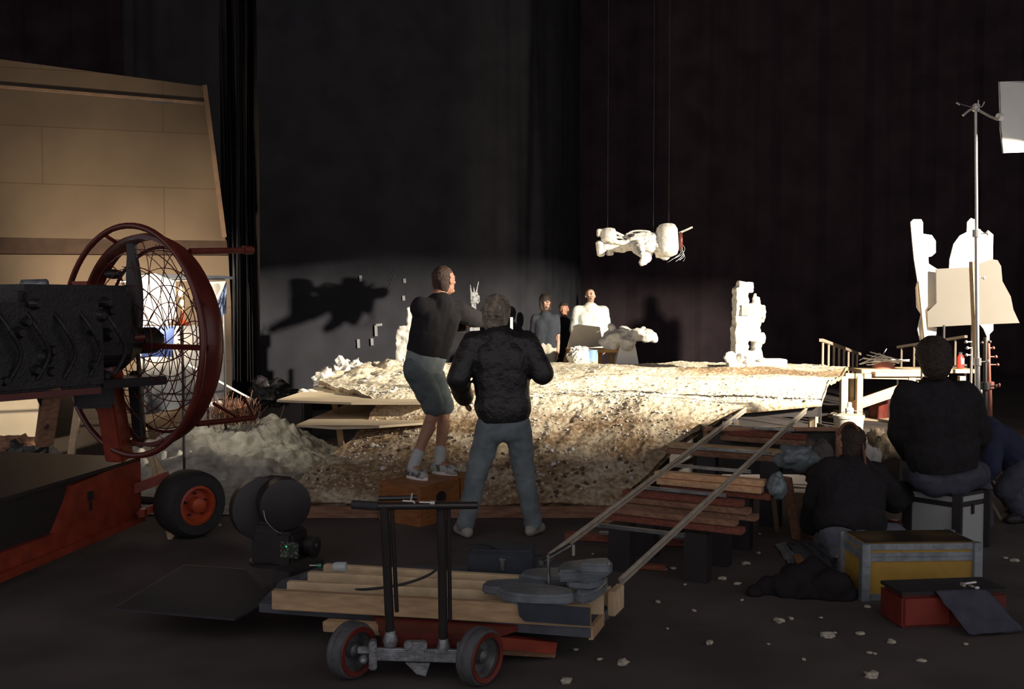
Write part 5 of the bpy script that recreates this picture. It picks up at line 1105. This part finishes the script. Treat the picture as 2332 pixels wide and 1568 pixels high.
# ================================================================== RIGHT FOREGROUND
# yellow case
yc = thing('equipment_case', (G(2095, 1368).x, G(2095, 1368).y+.25, 0), 'yellow equipment case with riveted grey metal edges on the floor', 'equipment case')
fl_, fr_ = G(1968, 1366), G(2222, 1362); W_ = (fr_-fl_); Lh = W_.length; xd = W_.normalized(); yd = V((-xd.y, xd.x, 0)); H_ = .325; DP = .32
def yp(u, v, z): return fl_+xd*u*Lh+yd*v+UZ*z
bm = nb(); prism(bm, [yp(0, 0, 0), yp(1, 0, 0), yp(1, DP, 0), yp(0, DP, 0)], (0, 0, .245)); link('body', bm, M_yellow, yc)
bm = nb(); prism(bm, [yp(0, 0, .25), yp(1, 0, .25), yp(1, DP, .25), yp(0, DP, .25)], (0, 0, H_-.25)); lid = link('lid', bm, M_yellow, yc); bm = nb(); prism(bm, [yp(.02, .02, H_), yp(.98, .02, H_), yp(.98, DP-.02, H_), yp(.02, DP-.02, H_)], (0, 0, .006)); link('dim_top_sheet', bm, mat('dim_lid_top', (.10, .06, .02), .6, var=.8, scale=4), yc)  # added sheet; its dark colour stands in for the dimly lit lid top
ed = []
for nm, z, h in (('lid_top_edge', H_-.018, .036), ('lid_lower_edge', .262, .024), ('body_upper_edge', .236, .024), ('bottom_edge', .018, .036)):
    bm = nb()
    for p0, p1 in ((yp(-.004, -.003, z), yp(1.004, -.003, z)), (yp(-.004, DP+.003, z), yp(1.004, DP+.003, z)), (yp(-.004, 0, z), yp(-.004, DP, z)), (yp(1.004, 0, z), yp(1.004, DP, z))): beam(bm, p0, p1, .008, h)
    link(nm, bm, M_alu, yc)
for u in (0, 1):
    for v in (0, DP): bm = nb(); box(bm, yp(u, v, H_/2), .05, .05, H_+.004, math.atan2(xd.y, xd.x), .003); link('corner_edge', bm, M_alu, yc)
bm = nb()
for z in (H_-.018, .262, .236, .02):
    for k in range(9): lathe(bm, yp((k+.5)/9, -.006, z), -yd, [(0, .004), (.003, .002)], 8)
for z in (.06, .1, .15, .2): lathe(bm, yp(.015, -.024, z), -yd, [(0, .004), (.003, .002)], 8)
link('rivets', bm, M_steel, yc)
# light grey case used as a seat
gc = thing('equipment_case', (G(2180, 1300).x, 6.9, 0), 'light grey case with black edges that the man in black sits on', 'equipment case')
g0 = P(2180, 1200, 6.72); g0 = V((g0.x, 6.72, 0)); xl = V((P(2068, 1150, 6.98).x, 6.98, 0)); xr = V((P(2246, 1150, 6.90).x, 6.90, 0)); H2 = .40; z2 = .0
bk_ = xl+xr-g0
bm = nb(); prism(bm, [g0, xl, bk_, xr], (0, 0, H2)); link('body', bm, M_case, gc)
cen = (g0+bk_)/2
def grow(p, k=1.012): return cen+(p-cen)*k
for nm, z, h, k in (('lid_band', H2-.075, .035, 1.02), ('top_edge', H2-.008, .022, 1.025), ('bottom_edge', .012, .03, 1.02)):
    bm = nb(); prism(bm, [grow(p, k)+UZ*(z-h/2) for p in (g0, xl, bk_, xr)], (0, 0, h)); link(nm, bm, M_black, gc)
for p in (g0, xl, bk_, xr):
    bm = nb(); box(bm, grow(p, .985)+UZ*H2/2, .055, .055, H2+.006, .8, .004); link('corner_edge', bm, M_black, gc)
bm = nb(); m3 = (g0+xr)/2; n3 = (xr-g0).cross(UZ).normalized(); box(bm, m3+n3*.006+UZ*(H2-.115), .028, .012, .07, math.atan2((xr-g0).y, (xr-g0).x), .003); link('latch', bm, M_black, gc)
# red toolbox with cloth
rt = thing('toolbox', (G(2175, 1430).x, 5.2, 0), 'dull red toolbox with black lid lying at the lower right', 'toolbox')
r0, r1 = G(2052, 1432), G(2290, 1422); xd2 = (r1-r0).normalized(); yd2 = V((-xd2.y, xd2.x, 0)); L2 = (r1-r0).length
bm = nb(); prism(bm, [r0, r1, r1+yd2*.22, r0+yd2*.22], (0, 0, .175)); bmesh.ops.bevel(bm, geom=[e for e in bm.edges if e.calc_face_angle(0) > .5], offset=.015, segments=2, affect='EDGES'); link('body', bm, M_redbox, rt)
bm = nb(); prism(bm, [r0-yd2*.005+UZ*.177, r1-yd2*.005+UZ*.177, r1+yd2*.225+UZ*.177, r0+yd2*.225+UZ*.177], (0, 0, .018)); link('lid', bm, M_dark, rt)
bm = nb(); box(bm, r0+xd2*L2*.24-yd2*.004+UZ*.09, .25, .012, .14, math.atan2(xd2.y, xd2.x), .004); link('red_panel', bm, mat('brighter_red_panel', (.24, .03, .018), .5, var=.2), rt)
for px, py in ((2193, 1330), (2212, 1336)):
    q = P(px, py, 5.24); bm = nb(); box(bm, q, .018, .03, .02, .3, .003); link('lid_clip', bm, M_chrome, rt)
def clothsheet(name, corners, m, lab, cat, seed=1, n_=18, amp=.012, th=.004):
    a, b_, c, d = [V(x) for x in corners]; bm = nb(); rows = []
    for j in range(n_+1):
        row = []
        for i in range(n_+1):
            u, v = i/n_, j/n_; p = a.lerp(b_, u).lerp(d.lerp(c, u), v); nn = (b_-a).cross(d-a).normalized()
            p = p+nn*amp*noise.noise(V((u*5+seed, v*5, 1))); row.append(bm.verts.new(p))
        rows.append(row)
    for r0_, r1_ in zip(rows[:-1], rows[1:]):
        for i in range(n_): bm.faces.new((r0_[i], r0_[i+1], r1_[i+1], r1_[i]))
    bmesh.ops.solidify(bm, geom=bm.faces[:], thickness=th); return tag(link(name, bm, m, None, True), lab, cat)
clothsheet('slate_cloth', (r0+xd2*L2*.30+UZ*.20-yd2*.01, r0+xd2*L2*.80+UZ*.20-yd2*.01, r0+xd2*L2*1.0-yd2*.16+UZ*.02, r0+xd2*L2*.46-yd2*.18+UZ*.02), M_cloth, 'slate blue-grey cloth draped over the front of the dull red toolbox', 'cloth')
bm = nb(); box(bm, P(2210, 1335, 5.3), .08, .015, .05, .4, .003); box(bm, P(2225, 1350, 5.2), .02, .01, .07, .3); tag(link('white_tag', bm, M_white, None), 'white folded tags lying on top of the dull red toolbox', 'tag')
# black coat heap
bm = nb(); rr = random.Random(3); 
for px, py, r in ((1720, 1358, .05), (1755, 1345, .08), (1790, 1335, .10), (1830, 1318, .12), (1860, 1305, .11), (1885, 1320, .13), (1905, 1345, .10), (1930, 1362, .07), (1830, 1350, .12), (1780, 1362, .08), (1850, 1368, .09), (1900, 1370, .07), (1870, 1290, .06), (1845, 1300, .07)):
    q = G(px, max(py, 1345), .03); q2 = P(px, py, 5.75); ell(bm, (q2.x, 5.75+rr.uniform(-.05, .12), max(.02, q2.z-.02)), (r, r*1.0, r*.75))
def flt(co):
    if co.z < .003: co.z = .003
o = organic('black_coat', bm, M_coat, None, .011, 3, .03, 7, squash=flt); tag(o, 'black coat dropped in a heap on the floor left of the yellow case', 'coat')
# newspapers
for k, (cs_, lab) in enumerate((([(1765, 1240), (1790, 1232), (1830, 1290), (1808, 1300)], 'rolled pale newspaper edge nearest the track'), ([(1790, 1238), (1880, 1236), (1940, 1310), (1880, 1330)], 'grey newspaper spread on the floor behind the black coat'), ([(1850, 1262), (1960, 1262), (1960, 1335), (1900, 1335)], 'second grey newspaper sheet beside the yellow case'))):
    z = .012+.006*k; clothsheet('newspaper', [G(x, y, z) for x, y in cs_], M_paper if k else mat('pale_newsprint', (.42, .43, .45), .9, var=.3, scale=14), lab, 'newspaper', k, amp=.02)
bm = nb(); prism(bm, [G(1806, 1262, .04), G(1822, 1262, .04), G(1842, 1288, .04), G(1818, 1290, .04)], (0, 0, .004)); tag(link('orange_wrapper', bm, mat('faded_orange', (.30, .15, .06), .7), None), 'faded orange wrapper lying on the newspaper edge', 'wrapper')
clothsheet('grey_cloth', clothsheet_late, mat('dusty_grey_cloth', (.16, .165, .18), .95, var=.2, scale=4), 'dusty grey cloth hanging to the floor behind the lower half of the fan cage', 'cloth', 4, 30, .06, .006)
# seated man in black
person('person', 'man in black with his back to us sitting on the light grey case', dict(
    head=P(2124, 818, 6.72), neck=P(2126, 862, 6.74), shL=P(2072, 905, 6.75), shR=P(2192, 905, 6.75), elL=P(2058, 985, 6.85), wrL=P(2085, 1040, 7.12), hdL=P(2095, 1050, 7.2),
    elR=P(2222, 985, 6.85), wrR=P(2205, 1035, 7.12), hdR=P(2190, 1048, 7.2), hiL=P(2112, 1082, 6.8), hiR=P(2188, 1082, 6.8), knL=P(2085, 1078, 7.28), knR=P(2225, 1078, 7.26),
    anL=gl(2080, 1200, 7.35, .085), anR=gl(2235, 1200, 7.33, .085), toL=gl(2075, 1200, 7.55, 0), toR=gl(2245, 1200, 7.53, 0)), (-.05, 1, -.12),
    dict(top=(M_knit, .05, .97, -.06, 'sweater'), legs=(M_djeans, .02, .99, 'jeans'), hair=M_hairb, hairlen=.06, hairvol=.03, shag=True, hairfold=.006), hs=1.08, build=1.12)
# navy person bending at right
person('person', 'person in a navy jacket bending forward behind the seated man at the right edge', dict(
    head=P(2205, 968, 7.9), neck=P(2232, 960, 7.8), shL=P(2240, 985, 7.95), shR=P(2262, 985, 7.6), elL=P(2215, 1060, 7.95), wrL=P(2190, 1105, 7.8), elR=P(2255, 1065, 7.5), wrR=P(2215, 1110, 7.6),
    hiL=P(2335, 1060, 7.95), hiR=P(2335, 1062, 7.65), knL=P(2290, 1105, 8.0), knR=P(2288, 1115, 7.62), anL=gl(2330, 1150, 8.0, .085), anR=gl(2330, 1160, 7.65, .085), toL=gl(2290, 1150, 8.0, 0), toR=gl(2288, 1160, 7.62, 0)), (-.85, .2, -.45),
    dict(top=(M_navy, .035, .96, -.02, 'jacket'), legs=(M_djeans, .016, .99, 'jeans'), hair=M_hairb, hairlen=.03, hairvol=.012), hs=.95)
# kneeling person
person('person', 'dark-haired person in black top and grey jeans kneeling beside the light grey case', dict(
    head=P(1935, 1008, 6.75), neck=P(1940, 1052, 6.72), shL=P(1895, 1075, 6.65), shR=P(1990, 1085, 6.75), elL=P(1862, 1140, 6.75), wrL=P(1850, 1195, 6.9), elR=P(2035, 1135, 6.9), wrR=P(2062, 1120, 7.08),
    hiL=P(1905, 1215, 6.45), hiR=P(1962, 1218, 6.45), knL=P(1880, 1235, 6.85), knR=P(2040, 1220, 6.85), anL=V((G(1915, 1290).x, 6.38, .09)), anR=V((G(1990, 1290).x, 6.36, .09)), toL=V((G(1905, 1300).x, 6.24, 0)), toR=V((G(2000, 1300).x, 6.22, 0))), (-.35, .9, .15),
    dict(top=(M_knit, .05, .97, .02, 'sweater'), legs=(M_cloth, .018, .99, 'jeans'), hair=M_hairb, hairlen=.06, hairvol=.012), hs=1.0, build=1.05)
bm = nb(); tube(bm, wire([P(1908, 990, 6.62), P(1922, 966, 6.64), P(1945, 966, 6.66), P(1962, 1000, 6.66), P(1970, 1050, 6.62), P(1974, 1090, 6.60)], 6), .010, 8); tag(link('headphone_cord', bm, mat('orange_brown_cord', (.16, .045, .02), .6), None, True), 'rust-coloured band and cord arching over the kneeling person head', 'headphones')
for px, py, lab in ((1843, 1222, 'small red scrap on the floor by the wide board'), (2035, 1186, 'red cloth scrap on the floor beside the light grey case')):
    q = G(px, py); bm = nb(); prism(bm, [q+V((-.05, 0, 0)), q+V((.05, -.01, 0)), q+V((.0, -.06, .0))], (0, 0, .015)); tag(link('red_scrap', bm, M_redbox if 0 else M_red, None), lab, 'scrap')
# ------------------------------------------------------------------ chips on the dark floor
chips = [(1418, 1507, 1.6), (1290, 1549, 1.5), (1985, 1536, 1.9), (2098, 1503, 1.0), (2030, 1460, 1.2), (1772, 1412, 1.6), (1802, 1407, .8), (1885, 1446, 1.8), (1960, 1442, 1.0), (1728, 1258, .9), (1697, 1282, 1.3), (1790, 1307, 1.0),
    (1680, 1328, 1.1), (1645, 1316, 1.4), (1580, 1389, .8), (1616, 1462, 1.2), (1498, 1369, .9), (1512, 1296, 1.0), (1533, 1293, .9), (1627, 1254, .8), (1340, 1228, .8), (1365, 1500, .7), (1980, 1485, .7), (1992, 1487, .6), (2312, 1275, 1.4), (2290, 1270, .9),
    (1976, 1380, .9), (1900, 1440, .6), (1690, 1365, .7), (1560, 1330, .6), (1730, 1215, .7), (1655, 1228, .7), (1440, 1236, .7), (1600, 1180, .9), (1700, 1200, .6), (1310, 1478, .7), (1520, 1430, .5), (1870, 1405, .5), (500, 1195, 1.0), (1460, 1290, .7), (1350, 1260, .6), (1830, 1500, .6), (2200, 1465, .6), (1750, 1465, .5)]
rr = random.Random(21)
for i, (px, py, k) in enumerate(chips):
    q = G(px, py, .006); bm = nb(); bmesh.ops.create_icosphere(bm, subdivisions=2, radius=.016*k)
    for v in bm.verts:
        d = v.co.copy(); v.co = V((d.x*1.4, d.y, d.z*.55))*(1+.6*noise.noise(d.normalized()*2+V((i*3, 0, 0))))
    bmesh.ops.rotate(bm, verts=bm.verts[:], matrix=Matrix.Rotation(rr.random()*6, 3, 'Z')); bmesh.ops.translate(bm, verts=bm.verts[:], vec=q)
    tag(link('plaster_chip', bm, M_chip, None, origin=q), 'small pale chip of plaster lying on the bare dark floor', 'plaster chip', 'plaster chips scattered on the floor')
